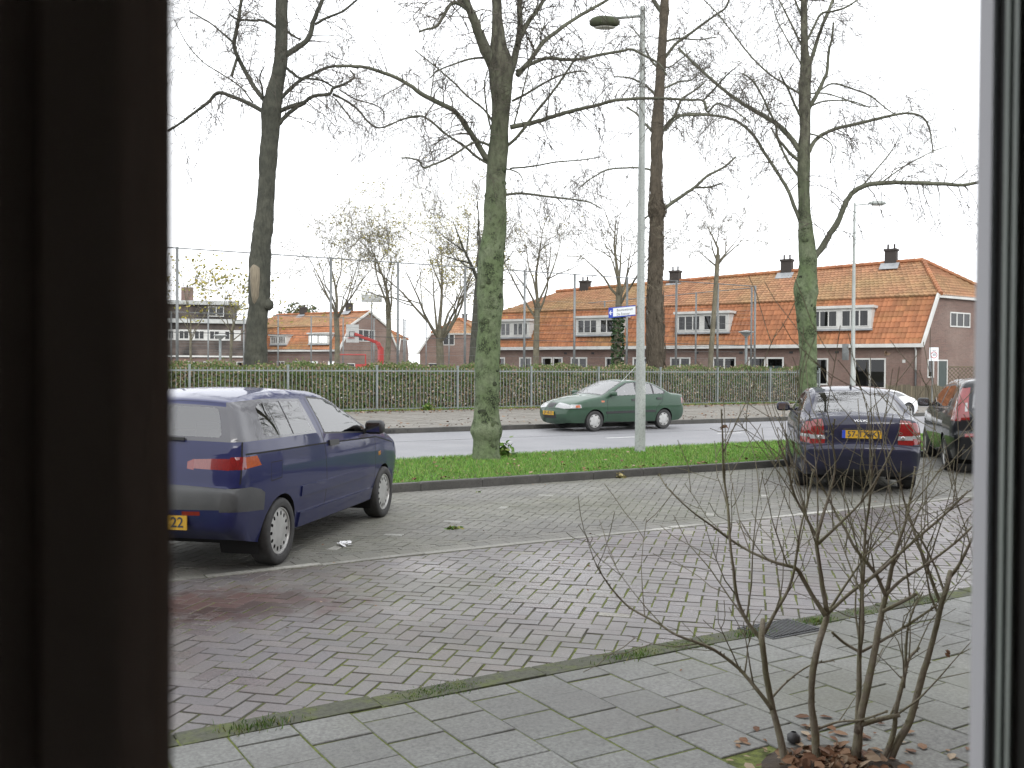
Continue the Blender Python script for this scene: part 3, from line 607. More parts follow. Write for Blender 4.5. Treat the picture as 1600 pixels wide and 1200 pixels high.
hd = thing('hedge', 'clipped hedge, green and half bare brown, behind the railing', 'hedge', (0,0,0))
R = np.random.default_rng(6)
def hedge_brown(x): return np.interp(x, [4,12,16,20,22,25,29,31,34,38], [.05,.15,.35,.45,.6,.75,.8,.45,.65,.85])
n = 60000; X = R.uniform(3.5,38.1,n); top = 1.72+.07*np.sin(X*1.7)+.05*np.sin(X*4.3+1)+R.normal(0,.05,n)
Z = .12+R.random(n)**.8*(top-.12); dep = np.abs(R.normal(0,.14,n)); Yh = Y_FENCE+.32+dep+.05*np.sin(X*3+Z*4)
k = R.random(n) < .22; Yh[k] = Y_FENCE+.35+R.random(k.sum())*.75; Z[k] = top[k]+R.normal(0,.05,k.sum())
br = hedge_brown(X)*(np.clip((1.75-Z)/1.0, .12, 1)); isb = R.random(n) < br
keep = (~isb) | (R.random(n) < .8); tone = np.where(isb, R.uniform(.62,1,n), R.uniform(.001,.6,n))
whit = (Z < 1.0) & (Z > .45) & (R.random(n) < .10); tone[whit] = .995
s = R.uniform(.03,.06,n); a = R.uniform(0,6.28,n); b_ = R.normal(0,.8,n)
U = np.c_[np.cos(a), .35*np.sin(b_), np.sin(a)]*s[:,None]; Vv = np.c_[-np.sin(a), .5*np.cos(b_), np.cos(a)]*(s*.6)[:,None]; Pn = np.c_[X,Yh,Z]
Vq = np.stack([Pn-U, Pn+Vv, Pn+U, Pn-Vv], 1)[keep]; tn = tone[keep]
def quads_mesh(name, V, tone, mat, parent=None):
    n = len(V); me = bpy.data.meshes.new(name); me.vertices.add(n*4); me.vertices.foreach_set('co', V.reshape(-1).astype(np.float32)); me.loops.add(n*4); me.loops.foreach_set('vertex_index', np.arange(n*4, dtype=np.int32))
    me.polygons.add(n); me.polygons.foreach_set('loop_start', np.arange(n, dtype=np.int32)*4); me.polygons.foreach_set('loop_total', np.full(n, 4, np.int32)); me.update(calc_edges=True)
    at = me.attributes.new('rnd','FLOAT','FACE'); at.data.foreach_set('value', np.asarray(tone, np.float32)); me.materials.append(MATS[mat]); return link(name, me, parent)
tag(quads_mesh('foliage', Vq, tn, 'hedge_leaf', hd), kind='stuff')
tw = MB(); rg = random.Random(7)
for i in range(1900):
    x = rg.uniform(3.6,38); z0 = rg.uniform(.02,.5); h = rg.uniform(.5,1.1); y = Y_FENCE+.34+rg.random()*.3; tw.tube([(x,y,z0),(x+rg.gauss(0,.06),y,z0+h*.5),(x+rg.gauss(0,.14),y+rg.gauss(0,.05),z0+h)], [.012,.009,.004], 3, False)
tag(tw.build('twigs', 'hedge_twig', hd), kind='stuff')
MB().box((3.6,Y_FENCE+.62,0),(38,Y_FENCE+1.0,1.55)).build('core', 'hedge_core', hd)
# strip of weeds and fallen leaves under the railing
V, r_ = blades(9000, lambda R, n: np.c_[R.uniform(5,38,n), Y_FENCE-.05+R.normal(0,.22,n)], .12, .012, 9, .08, lambda P: .45+.35*np.sin(P[:,0]*1.3))
tag(blade_mesh('verge_weeds', V, r_, 'weed_leaf'), 'weeds and dry leaves growing under the railing', 'weeds', kind='stuff')
q = gp(655, 640, .1); tag(tuft((q.x, Y_FENCE-.3, .1), 200, .28, 'weed_leaf', rg, hgt=1.1).build('weed_clump', 'weed_leaf'), 'bushy green weed at the foot of the railing', 'weeds', kind='stuff')
# ------------------------------------------------------------------ ball court cage
def cage(name, label, pts, z, wires, brace=False, r=.035, mid=True):
    c = thing(name, label, 'court fence', (0,0,0)); pts = [Vector(p) for p in pts]
    pm_ = MB().tube([(0,0,0),(0,0,z)], r, 8, True).mesh('post', 'galvanised', True)
    for p in pts: o = link('post', pm_, c); o.location = p
    MB().tube([p+Vector((0,0,z-.04)) for p in pts], .022, 6, False).build('top_rail', 'galvanised', c, smooth=True)
    for w, rr_ in wires: MB().tube([p+Vector((0,0,w)) for p in pts], rr_, 4, False).build('wire', 'dark_plastic' if rr_ > .01 else 'galvanised', c)
    if brace:
        for p, q in zip(pts, pts[1:]): MB().tube([p+Vector((0,0,1.9)), p+(q-p).normalized()*.85+Vector((0,-.0,.0))], .022, 5).build('brace', 'galvanised', c)
    return c
TX = [7.98-3.0, 7.98, 10.95, 13.91, 16.83, 19.99, 23.01, 25.73, 28.78, 31.84, 34.59, 37.2]
cage('court_fence', 'tall steel posts with top cable along the hedge side of the ball court', [(x,37,.0) for x in TX], 6.11, [(2.98,.018)]+[(1.9+.36*i,.005) for i in range(9)], True, .055)
cage('court_fence', 'side row of fence posts receding behind the road sign', [(37.25,37.3+i*4.3,0) for i in range(11)], 6.05, [(3.0,.014)]+[(2.2+.5*i,.005) for i in range(6)], False, .05)
cage('court_fence', 'far row of dark fence posts in front of the gabled house', [(37.2-i*2.9,80.5,0) for i in range(13)], 6.1, [(3.2,.03),(4.9,.012),(2.4,.012)]+[(1.8+.4*i,.008) for i in range(8)], False, .06)
pm('red_paint', (.42,.045,.04), (.36,.04,.035), .5, 3)
B = ad(551, 521, 62); bh = thing('basketball_hoop', 'white backboard on a red cranked basketball post', 'basketball hoop', (B.x, B.y, 0)); Rh = Vector((RGT.x, RGT.y, 0)).normalized(); Fh = Vector((FWD.x, FWD.y, 0)).normalized()
def loc(r, f, z): return Rh*r+Fh*f+Vector((0,0,z))
zb = B.z; pw = 1.66
tp = [loc(1.75,.3,.0), loc(1.75,.3,3.0), loc(1.55,.28,3.3), loc(.1,.1,3.85)]
for p, q, w in ((tp[0],tp[1],.3),(tp[1]-Vector((0,0,.1)),tp[2]+Vector((0,0,.02)),.28),(tp[2],tp[3],.2)): MB().bar(p, q, w, w).build('post', 'red_paint', bh, bevel=.02)
bb = MB().bar(loc(-.42,-.02,zb), loc(.38,.12,zb), .05, 1.15).build('backboard', 'white_paint', bh)
MB().tube([loc(-.2,-.05,zb-.25), loc(-.2,-.05,zb+.12), loc(.1,.0,zb+.12), loc(.1,.0,zb-.25), loc(-.2,-.05,zb-.25)], .02, 5).build('target_frame', 'dark_plastic', bb)
MB().tube([loc(-.05+.22*math.cos(t*.5236), -.27+.22*math.sin(t*.5236), zb-.3) for t in range(13)], .022, 6).build('rim', 'red_paint', bh)
Bf = ad(581, 466, 70); fl_ = thing('floodlight', 'flat grey floodlight panel on a thin mast above the gable', 'floodlight', (Bf.x, Bf.y, 0))
MB().tube([(0,0,0),(0,0,Bf.z-.25)], .05, 8).build('mast', 'galvanised', fl_); MB().bar(Rh*-.75+Vector((0,0,Bf.z)), Rh*.72+Vector((0,0,Bf.z)), .14, .55).build('lamp_panel', 'gutter_grey', fl_, bevel=.02)
Bg = ad(548, 562, 72); go = thing('ball_goal', 'red tubular ball goal behind the hedge under the hoop', 'goal', (Bg.x, Bg.y, 0))
zt = ad(548, 554, 72).z
for s in (-1, 1): MB().tube([loc(s*1.1,0,0), loc(s*1.1,0,zt)], .05, 8).build('goal_post', 'red_paint', go)
MB().tube([loc(-1.15,0,zt), loc(1.15,0,zt)], .05, 8).build('crossbar', 'red_paint', go)
MB().bar(loc(.35,.02,1.1), loc(2.2,.02,1.1), .06, 1.7).build('side_panel', 'red_paint', go)
# ------------------------------------------------------------------ lamp posts, signs
pm('lamp_grey', (.34,.365,.35), (.28,.3,.285), .5, 2, fine=35, metal=.1); pm('lamp_lens', (.5,.5,.46), (.4,.4,.36), .3, 4); pm('moss_dark', (.05,.065,.03), (.07,.075,.05), .9, 12, bmp=.5)
L1 = gp(1000, 706, .085); lp1 = thing('street_lamp', 'tall pale grey lamp post with mossy head rising from the grass strip', 'street lamp', (L1.x, L1.y, .05))
dL = pix((L1.x,L1.y,L1.z))[2]; zt = ad(998, 15, dL).z-.05
dd = (ad(998,300,20.5)-ad(1000,600,20.5)); lean = Vector((0,0,0))
MB().tube([(0,0,0),(0,0,.9),(-.005,0,1.8),(-.01,0,1.85),(-.02,.0,zt)], [.107,.102,.096,.084,.052], 20).build('pole', 'lamp_grey', lp1, smooth=True, angle=50)
MB().box((-.11,-.075,.62),(-.09,.02,1.25)).build('access_door', 'lamp_grey', lp1) if False else None
u = loc(.02,-.1,0); MB().bar(Vector((0,0,.75))+loc(.045,-.085,0), Vector((0,0,1.35))+loc(.045,-.083,0), .09, .02, up=(FWD.x,FWD.y,0)).build('access_door', 'lamp_grey', lp1, bevel=.008)
arm_a, arm_b = Vector((-.02,0,zt-.18)), Vector((-.02,0,zt-.18))-Rh*.55+Vector((0,0,-.05)); MB().tube([arm_a, arm_b], .03, 8).build('arm', 'lamp_grey', lp1, smooth=True)
def lamphead(parent, c, d, L, w, h, mat):
    """rounded cobra head"""
    d = Vector(d).normalized(); s = Vector((-d.y, d.x, 0)); mb = MB(); st = [(-.5,.25),(-.42,.6),(-.25,.92),(0,1),(.25,.95),(.42,.7),(.5,.3)]; n = 12; vs = []
    for t, k in st:
        for i in range(n): a = 2*math.pi*i/n; vs.append(Vector(c)+d*(t*L)+s*(math.cos(a)*w/2*k)+Vector((0,0,math.sin(a)*h/2*k*(1.0 if math.sin(a) > 0 else .55))))
    mb.add(vs, [(i*n+j, i*n+(j+1) % n, (i+1)*n+(j+1) % n, (i+1)*n+j) for i in range(len(st)-1) for j in range(n)]+[tuple(range(n))[::-1], tuple(range((len(st)-1)*n, len(st)*n))]); o = mb.build('lamp_head', mat, parent, smooth=True)
    l = MB(); vs = [Vector(c)+d*(t*L*.8-.03*L)+s*(math.cos(a)*0) for t in (0,) for a in (0,)]
    l.lathe([(-.0,.001),(-.02,.5),(.03,.62),(.08,.6)], 14, 'z'); l.v = [tuple(Vector(c)+d*(x*L*.58)+s*(y*w*.62)+Vector((0,0,-h*.33+z*h*.8))) for x, y, z in l.v]; l.build('lens', 'lamp_lens', o, smooth=True); return o
lamphead(lp1, arm_b-Rh*.2+Vector((0,0,-.1)), -Rh, .6, .26, .3, 'moss_dark')
L2 = ad(1332, 620, 43); lp2 = thing('street_lamp', 'slim grey lamp post in front of the terrace beyond the dark saloon', 'street lamp', (L2.x, L2.y, 0)); zt2 = ad(1332, 318, 43).z
MB().tube([(0,0,0),(0,0,1.5),(0,0,1.55),(0,0,zt2)], [.115,.11,.095,.05], 14).build('pole', 'lamp_grey', lp2, smooth=True, angle=50)
MB().tube([(0,0,zt2-.1), Vector((0,0,zt2-.02))+Rh*.75], .03, 8).build('arm', 'lamp_grey', lp2); lamphead(lp2, Vector((0,0,zt2-.02))+Rh*1.0, Rh, .75, .3, .26, 'lamp_grey')
sb = ad(1321, 550, 42.9); tag(MB().bar(sb-Rh*.1+Fh*.12+Vector((0,0,0)), sb+Rh*.1-Fh*.12, .03, .72).build('traffic_sign', 'galvanised', bevel=.006), 'grey back of a rectangular sign on the slim lamp post', 'sign')
# direction sign on the near lamp post
pm('sign_blue', (.02,.06,.42), (.02,.055,.38), .4, 5); pm('sign_white', (.72,.76,.79), (.68,.72,.75), .4, 5); pm('sign_ink', (.03,.04,.06), rough=.5)
s0, s1 = ad(951, 489, dL-.1), ad(993, 485, dL-.1); sx = (s1-s0); Ls = sx.length; sx.normalize(); sn = sx.cross(Vector((0,0,1))).normalized(); su = sn.cross(sx)*-1
su = Vector((0,0,1))
sg = thing('direction_sign', 'white and blue arrow sign on the lamp post, two lines of lettering', 'sign', s0)
Hs = .205
def plate(a, b, z0, z1, t0, t1): return [sx*x+Vector((0,0,z))+sn*t for t in (t0,t1) for x, z in ((a,z0),(b,z0),(b,z1),(a,z1))]
FB = [(3,2,1,0),(4,5,6,7),(0,1,5,4),(1,2,6,5),(2,3,7,6),(3,0,4,7)]
MB().add(plate(0, Ls, -Hs/2, Hs/2, -.02, .0), FB).build('blue_panel', 'sign_blue', sg, fix=True)
MB().add(plate(Ls*.165, Ls*.995, -Hs/2+.022, Hs/2-.018, .0, .0035), FB).build('white_panel', 'sign_white', sg, fix=True)
Ms = Matrix(((sx.x, 0, sn.x, 0),(sx.y, 0, sn.y, 0),(sx.z, 1, sn.z, 0),(0,0,0,1)))
text('lettering', 'Buurtcentrum', .072, 'sign_ink', sg, Matrix.Translation(sx*Ls*.30+Vector((0,0,.036))+sn*.0045)@Ms, 'LEFT', .0008, .78)
text('lettering', 'De Evenaar', .072, 'sign_ink', sg, Matrix.Translation(sx*Ls*.30+Vector((0,0,-.046))+sn*.0045)@Ms, 'LEFT', .0008, .78)
ar = MB(); 
for p, q in (((.018,0),(.075,0)),((.018,0),(.048,.042)),((.018,0),(.048,-.042))): ar.bar(sx*p[0]+Vector((0,0,p[1]))+sn*.0015, sx*q[0]+Vector((0,0,q[1]))+sn*.0015, .003, .017, up=(0,0,1) if p[1] == q[1] else (0,0,1))
ar.build('arrow', 'sign_white', sg)
for dz in (.07,-.055): MB().tube([sx*Ls+Vector((0,0,dz))+sn*-.01, sx*(Ls+.16)+Vector((0,0,dz))+sn*-.0], .006, 6).build('clamp', 'dark_plastic', sg)
# speed zone sign by the corner house
z0 = gp(1456, 640); zs = thing('speed_sign', 'white speed zone sign with red ring and number on a steel post', 'sign', (z0.x, z0.y, 0)); dz = pix((z0.x,z0.y,0))[2]
za, zb_ = ad(1456, 564, dz).z, ad(1456, 543, dz).z
MB().tube([(0,0,0),(0,0,zb_)], .03, 8).build('post', 'galvanised', zs)
MB().bar(loc(-.16,-.04,(za+zb_)/2), loc(.24,-.04,(za+zb_)/2), .02, zb_-za).build('panel', 'sign_white', zs)
cz = loc(.04,-.055,(za+zb_)/2-.03); rgm = MB(); pts = [cz+Rh*(.135*math.cos(t*.3142))+Vector((0,0,.135*math.sin(t*.3142))) for t in range(21)]
rgm.tube(pts, .016, 5, False); rgm.build('ring', 'red_paint', zs)
Mz = Matrix(((Rh.x,0,-Fh.x,0),(Rh.y,0,-Fh.y,0),(0,1,0,0),(0,0,0,1)))
text('lettering', '30', .17, 'sign_ink', zs, Matrix.Translation(cz)@Mz, depth=.002); text('lettering', 'zone', .08, 'sign_ink', zs, Matrix.Translation(cz+Vector((0,0,.2)))@Mz, depth=.002)
# park lanterns on short posts
for i, (px, py, d, lab) in enumerate(((344,527,60,'short grey lantern with flared cap at the left of the court'), (1166,522,52,'short grey lantern with flared cap in front of the terrace'))):
    b = ad(px, py, d); ln = thing('lantern', lab, 'lantern', (b.x, b.y, 0), group='park lanterns')
    MB().tube([(0,0,0),(0,0,b.z-.1)], .075, 10).build('post', 'grey_steel', ln, smooth=True)
    MB().lathe([(b.z-.15,.08),(b.z-.1,.12),(b.z+.05,.3),(b.z+.1,.42),(b.z+.14,.4),(b.z+.2,.05)], 16, 'z').build('cap', 'gutter_grey', ln, smooth=True)
# garden fence of boards and trellis at the corner house
pm('old_wood', (.12,.1,.065), (.085,.075,.05), .9, 3, each=.25, fine=20, stretch=(6,6,.6))
wa, wb = gp(1385, 634), gp(1483, 634); wf = thing('board_fence', 'low weathered board fence in front of the end house', 'fence', (wa.x, wa.y, 0)); dv = (wb-wa); n = int(dv.length/.13); du = dv.normalized()
an = math.atan2(du.y, du.x); bm_ = MB().box((-.055,-.01,0),(.055,.012,1.0)).mesh('board', 'old_wood')
for i in range(n): o = link('board', bm_, wf); o.location = du*(i*.13); o.rotation_euler = (0,0,an); o.scale = (1,1,rng.uniform(.94,1.05))
for z in (.25,.8): MB().bar(Vector((0,0,z))+du.cross(Vector((0,0,1)))*-.03, dv+Vector((0,0,z))+du.cross(Vector((0,0,1)))*-.03, .03, .07).build('rail', 'old_wood', wf)
ta, tb = ad(1481, 595, 48.5), ad(1535, 595, 48.5); tr_ = thing('trellis', 'brown diagonal trellis panel beside the end house door', 'trellis', (ta.x, ta.y, ta.z-.9)); dv = tb-ta; dv.z = 0; Lq = dv.length; dv.normalize(); Ht = ad(1481,573,48.5).z-ta.z+.9
for i in range(-8, 16):
    for s in (1, -1):
        x0 = i*.2; pts = []
        P_ = [(x0, 0), (x0+s*Ht, Ht)]
        (xa, za_), (xb, zb2) = P_
        if max(xa,xb) < 0 or min(xa,xb) > Lq: continue
        def cut(x): return max(0, min(Lq, x))
        t0 = (cut(xa)-xa)/(xb-xa); t1 = (cut(xb)-xa)/(xb-xa)
        if t1-t0 > .05: MB().bar(dv*(xa+(xb-xa)*t0)+Vector((0,0,Ht*t0)), dv*(xa+(xb-xa)*t1)+Vector((0,0,Ht*t1)), .02, .03).build('lath', 'old_wood', tr_)
MB().bar(Vector((0,0,Ht)), dv*Lq+Vector((0,0,Ht)), .05, .05).build('top_bar', 'old_wood', tr_)
# ------------------------------------------------------------------ trees
def bark(name, c, c2, dark, spots=0, sc=1.0, bmp=.6, stretch=(1,1,.35), top=False):
    m, t, b = nodes(name)
    col = mixc(t, ramp(t, noise(t, 2.2*sc, 5), .38, .62), c, c2)
    col = mixc(t, ramp(t, noise(t, 14*sc, 5, .65, stretch=stretch), .45, .7), col, mixc(t, .55, col, dark))
    if spots:
        vo = N(t, 'ShaderNodeTexVoronoi', Scale=spots); ge = N(t, 'ShaderNodeNewGeometry'); ns = N(t, 'ShaderNodeTexNoise', Scale=9.0, Detail=4.0)
        mp = N(t, 'ShaderNodeMix'); mp.data_type = 'VECTOR'; mp.inputs[0].default_value = .3; t.links.new(ge.outputs['Position'], ns.inputs['Vector']); t.links.new(ge.outputs['Position'], mp.inputs[4]); t.links.new(ns.outputs[1], mp.inputs[5]); t.links.new(mp.outputs[1], vo.inputs['Vector'])
        f = N(t, 'ShaderNodeMapRange'); t.links.new(vo.outputs['Distance'], f.inputs[0]); f.inputs[1].default_value = .3; f.inputs[2].default_value = .5; f.inputs[3].default_value = 1; f.inputs[4].default_value = 0
        k = N(t, 'ShaderNodeMath', operation='MULTIPLY'); t.links.new(f.outputs[0], k.inputs[0]); t.links.new(ramp(t, noise(t, 3.1, 3), .34, .46), k.inputs[1])
        col = mixc(t, k.outputs[0], col, mixc(t, ramp(t, noise(t, 40, 3), .4, .65), dark, c))
    if top:
        sp = N(t, 'ShaderNodeSeparateXYZ'); g2 = N(t, 'ShaderNodeNewGeometry'); t.links.new(g2.outputs['Position'], sp.inputs[0]); sm_ = N(t, 'ShaderNodeMath', operation='MULTIPLY_ADD'); t.links.new(noise(t, 1.3, 5), sm_.inputs[0]); sm_.inputs[1].default_value = 4.0; t.links.new(sp.outputs[2], sm_.inputs[2])
        col = mixc(t, ramp(t, sm_.outputs[0], 5.8, 9.0), col, mixc(t, ramp(t, noise(t, 10, 5, stretch=(1,1,.4)), .42, .62), (.115,.115,.085), (.05,.048,.038)))
    t.links.new(col, b.inputs['Base Color']); b.inputs['Roughness'].default_value = .9; b.inputs['Specular IOR Level'].default_value = .2; bump(t, b, noise(t, 22*sc, 6, .65, stretch=stretch), bmp, .03); return m
bark('bark_mossy', (.115,.155,.076), (.15,.18,.11), (.022,.026,.017), 4.0, bmp=1.0, stretch=(1,1,.7), top=True)
bark('bark_knot', (.035,.042,.025), (.09,.115,.06), (.02,.022,.016), 0, 3, 1)
bark('bark_branch', (.10,.104,.078), (.13,.135,.10), (.045,.045,.038))
bark('bark_dark', (.05,.052,.042), (.075,.076,.06), (.018,.018,.015), 0, 1, .9)
bark('bark_vine', (.078,.066,.05), (.105,.088,.066), (.03,.024,.018), 0, 1.5, 1)
bark('bark_twig', (.075,.066,.055), (.095,.085,.07), (.04,.036,.03))
bark('bark_shrub', (.21,.185,.145), (.19,.18,.115), (.085,.07,.056), 0, 6, .4)
bark('bark_far', (.13,.12,.09), (.17,.155,.11), (.05,.045,.035))
leafmat('ivy_leaf', [(0,(.02,.04,.018)),(.5,(.035,.07,.025)),(1,(.06,.1,.04))]); leafmat('yellow_leaf', [(0,(.2,.2,.04)),(.5,(.3,.28,.06)),(1,(.36,.28,.07))]); leafmat('evergreen_leaf', [(0,(.05,.075,.03)),(.6,(.08,.1,.04)),(1,(.22,.15,.05))])
def smooth(pts, k=4):
    """Catmull-Rom through tuples"""
    P = [np.array(p, float) for p in pts]; P = [2*P[0]-P[1]]+P+[2*P[-1]-P[-2]]; out = []
    for i in range(1, len(P)-2):
        for j in range(k):
            t = j/k; out.append(.5*((2*P[i])+(-P[i-1]+P[i+1])*t+(2*P[i-1]-5*P[i]+4*P[i+1]-P[i+2])*t*t+(-P[i-1]+3*P[i]-3*P[i+1]+P[i+2])*t**3))
    out.append(P[-2]); return out
def bumpy(mb, pts, rs, n, amp, rg, caps=True, freq=3.0):
    """tube with an uneven, knobbly surface"""
    o = len(mb.v); mb.tube(pts, rs, n, caps); ph = [rg.uniform(0,6.28) for _ in range(6)]; m = len(pts)
    for i in range(m):
        c = Vector(pts[i])
        for k in range(n):
            v = Vector(mb.v[o+i*n+k]); a = 2*math.pi*k/n; z = c.z*freq
            q = 1+amp*(.5*math.sin(2*a+z*1.7+ph[0])+.4*math.sin(3*a-z*2.9+ph[1])+.35*math.sin(a+z*5.1+ph[2])+.3*math.sin(5*a+z*4.3+ph[3])+rg.uniform(-.35,.35))
            mb.v[o+i*n+k] = tuple(c+(v-c)*q)
TMIN = .0016
def rvec(rg): return Vector((rg.gauss(0,1), rg.gauss(0,1), rg.gauss(0,1)))
def twig(mb, p, d, L, r, lev, rg, droop=0.0, kids=3, n=3, tips=None, wig=.28):
    p = Vector(p); d = Vector(d).normalized(); pts = [p]; rs = [r]; seg = 4
    for i in range(seg):
        d = (d+rvec(rg)*wig*.6+Vector((0,0,-droop))*(i+1)/seg).normalized(); p = p+d*(L/seg); pts.append(p); rs.append(max(TMIN, r*(1-.75*(i+1)/seg)))
    mb.tube(pts, rs, n, False)
    if tips is not None and lev == 0: tips.append(pts[-1]); tips.append(pts[-2])
    if lev > 0:
        for k in range(kids):
            t = rg.uniform(.25,1); i = min(int(t*seg), seg-1); q = pts[i].lerp(pts[i+1], t*seg-i); e = (pts[i+1]-pts[i]).normalized(); s = (rvec(rg)); s = (s-e*s.dot(e)).normalized()
            twig(mb, q, e*.75+s*.7, L*rg.uniform(.4,.7), max(TMIN*1.15, r*.6), lev-1, rg, droop, max(2,kids-1), n, tips, wig)
def traced(name, label, depth, z0, trunk, limbs, mats, seed, n=14, amp=.05, tw=(.24,.75,2,3,.25), cat='tree', extra=(), dz=.5, leader_twigs=True, tf=1.0, knots=0):
    """a tree whose limbs follow those of the photograph; limbs reach towards and away from the viewer as well"""
    global TMIN; TMIN = .0025*depth/17
    rg = random.Random(seed); bx, by = trunk[0][:2]; base = ad(bx, by, depth); base.z = z0; root = thing(name, label, cat, base)
    pos = lambda x, y, d=0.0: ad(x, y, depth+d)-base
    S = smooth(trunk, 6); pts = [pos(x,y) for x, y, w in S]; pts[0].z = -.05; rs = [w/2*depth/F for x, y, w in S]
    tb = MB(); bumpy(tb, pts, rs, n, amp, rg); tb.build('trunk', mats[0], root, smooth=True)
    if knots:                                          # dark knots where old shoots were cut
        km = MB(); ico = [(math.cos(a)*math.cos(e), math.sin(a)*math.cos(e), math.sin(e)) for e in (-.6,.0,.6) for a in np.linspace(0,6.283,9,endpoint=False)]
        fc = [(j*9+i, j*9+(i+1) % 9, (j+1)*9+(i+1) % 9, (j+1)*9+i) for j in range(2) for i in range(9)]+[tuple(range(18,27))]
        for _ in range(knots):
            k = rg.randrange(4, int(len(pts)*.62)); c = pts[k]; a = rg.uniform(0,6.28); R0 = rs[k]; n_ = Vector((math.cos(a), math.sin(a), 0)); p = c+n_*(R0*.93); q = rg.uniform(.025,.075)
            u_ = Vector((-n_.y, n_.x, 0)); sx_, sz_ = q*rg.uniform(.8,1.5), q*rg.uniform(.6,1.1)
            km.add([p+u_*(x*sx_*rg.uniform(.8,1.2))+Vector((0,0,y*sz_*rg.uniform(.8,1.2)))+n_*(z*q*.32*rg.uniform(.6,1.4)) for x, y, z in ico], fc)
        tag(km.build('knots', 'bark_knot', root, smooth=True), kind='stuff')
    br = MB(); tg = MB(); rt = tw[0]
    def spawn(P, R, dens, L, lev, kids, droop, skip=.12):
        tot = 0
        for i in range(1, len(P)): 
            e = P[i]-P[i-1]; tot += e.length; m = e.length/dens
            cnt = int(m)+(1 if rg.random() < m-int(m) else 0)
            if i < len(P)*skip: continue
            for _ in range(cnt):
                q = P[i-1].lerp(P[i], rg.random()); en = e.normalized(); s = rvec(rg); s = (s-en*s.dot(en)).normalized(); ln = L*rg.uniform(.5,1.3); twig(tg, q, en*.5+s+Vector((0,0,.15)), ln, min(max(R[i]*.35,TMIN*1.6),.014*tf), lev, rg, droop*rg.uniform(.3,1.6), kids)
    for lm in limbs:
        w0, w1, ps = lm[0], lm[1], lm[2]; dl = lm[3] if len(lm) > 3 else rg.uniform(-1,1)*dz*(len(ps)/8)
        m = len(ps); q = [(x, y, dl*(i/(m-1))**1.2*3, w0+(w1-w0)*i/(m-1)) for i, (x, y) in enumerate(ps)]; S = smooth(q, 4)
        P = [pos(x, y, d)+rvec(rg)*(.06*w/2*depth/F) for x, y, d, w in S]; Rr = [w*.44*depth/F for x, y, d, w in S]
        P[0] = P[0]; bumpy(br, P, Rr, 8 if w0 > 6 else 6, .08, rg, freq=9); spawn(P, Rr, tw[0], tw[1], tw[2], tw[3], tw[4])
    for e in extra:                                    # boughs of the crown above the frame
        k = e[0]; p = pts[int(len(pts)*k)-1]; d = Vector((math.cos(e[1]), math.sin(e[1]), e[2])); L = e[3]; q = [p]
        for i in range(6): d = (d+rvec(rg)*.12).normalized(); q.append(q[-1]+d*L/6)
        R_ = [e[4]*(1-.13*i) for i in range(7)]; br.tube(q, R_, 6); spawn(q, R_, tw[0]*1.5, tw[1]*1.2, 1, 3, tw[4])
    br.build('branches', mats[1], root, smooth=True); tag(tg.build('twigs', mats[2], root), kind='stuff')
    return root, base
TB = [(760,724,50),(760,705,43),(760,688,42),(760,672,49),(760,652,40),(761,625,38),(761,600,38),(762,550,38),(765,510,37),(766,470,41),(766,430,40),(768,400,41),(773,360,36),(774,320,35),(775,280,31),(778,240,31),(781,200,28),(783,160,30),(783,125,36),(781,95,38),(779,70,26),(777,30,16),(776,0,15),(772,-60,13),(770,-130,9),(768,-210,5)]
LB = [(12,4,[(765,252),(757,243),(745,223),(733,205),(720,185),(708,172),(680,158),(659,147),(640,133),(620,122),(600,114),(575,106),(550,103),(525,104)],-.4),
 (5,2,[(765,257),(745,245),(725,228),(700,212),(680,195),(661,182),(640,183),(620,190),(600,200)]), (5,2.5,[(768,228),(750,222),(735,225),(715,238),(695,250),(680,256),(662,262),(655,252),(640,247),(628,247)]),
 (4,2,[(770,190),(755,170),(730,150),(708,128),(685,108),(665,92),(648,78)]), (4,2,[(760,90),(735,92),(710,100),(685,110),(672,122)]), (3.5,2,[(768,205),(762,180),(758,150),(757,130),(762,110)]),
 (24,6,[(776,112),(762,85),(750,58),(742,35),(732,10),(720,-20),(703,-70),(690,-120)],-.3), (8,3,[(735,18),(715,5),(703,8),(690,30),(680,42),(665,46),(655,50)]),(10,4,[(730,10),(712,-5),(700,-8),(680,-30),(660,-60)]),
 (15,6,[(795,118),(804,90),(812,50),(812,0),(816,-60),(822,-130)],.3), (10,4,[(808,70),(825,35),(842,12),(856,-12),(880,-60),(905,-110)],.2), (9,4,[(808,118),(830,92),(850,65),(875,45),(905,25),(935,8),(970,-12),(1010,-30)],.3),
 (7,3,[(806,112),(830,100),(855,91),(880,93),(910,92),(940,85),(970,80),(985,77),(1000,83),(1030,100),(1042,118)],-.2), (4.5,2,[(800,158),(825,145),(850,130),(875,118),(905,111),(918,113)]),
 (9,3,[(797,199),(822,194),(845,188),(870,180),(900,172),(930,165),(960,157),(1000,154),(1040,154),(1075,156),(1098,157),(1105,170)],-.25), (4,2,[(1100,160),(1106,175),(1120,162),(1140,168),(1155,178),(1172,192)],-.5), (4,2,[(1098,158),(1115,140),(1135,118),(1150,105)],-.5),
 (6,3,[(792,228),(810,212),(830,185),(850,160),(870,135),(890,105),(905,82)]), (3.5,1.6,[(797,263),(830,260),(870,253),(910,250),(938,245)]), (4.5,2,[(790,304),(815,302),(840,305),(870,309),(900,312),(920,316),(940,326)]),
 (3,1.5,[(803,195),(815,150),(825,110),(835,70),(850,40)]), (3,1.5,[(782,262),(800,266),(812,272),(818,285)])]
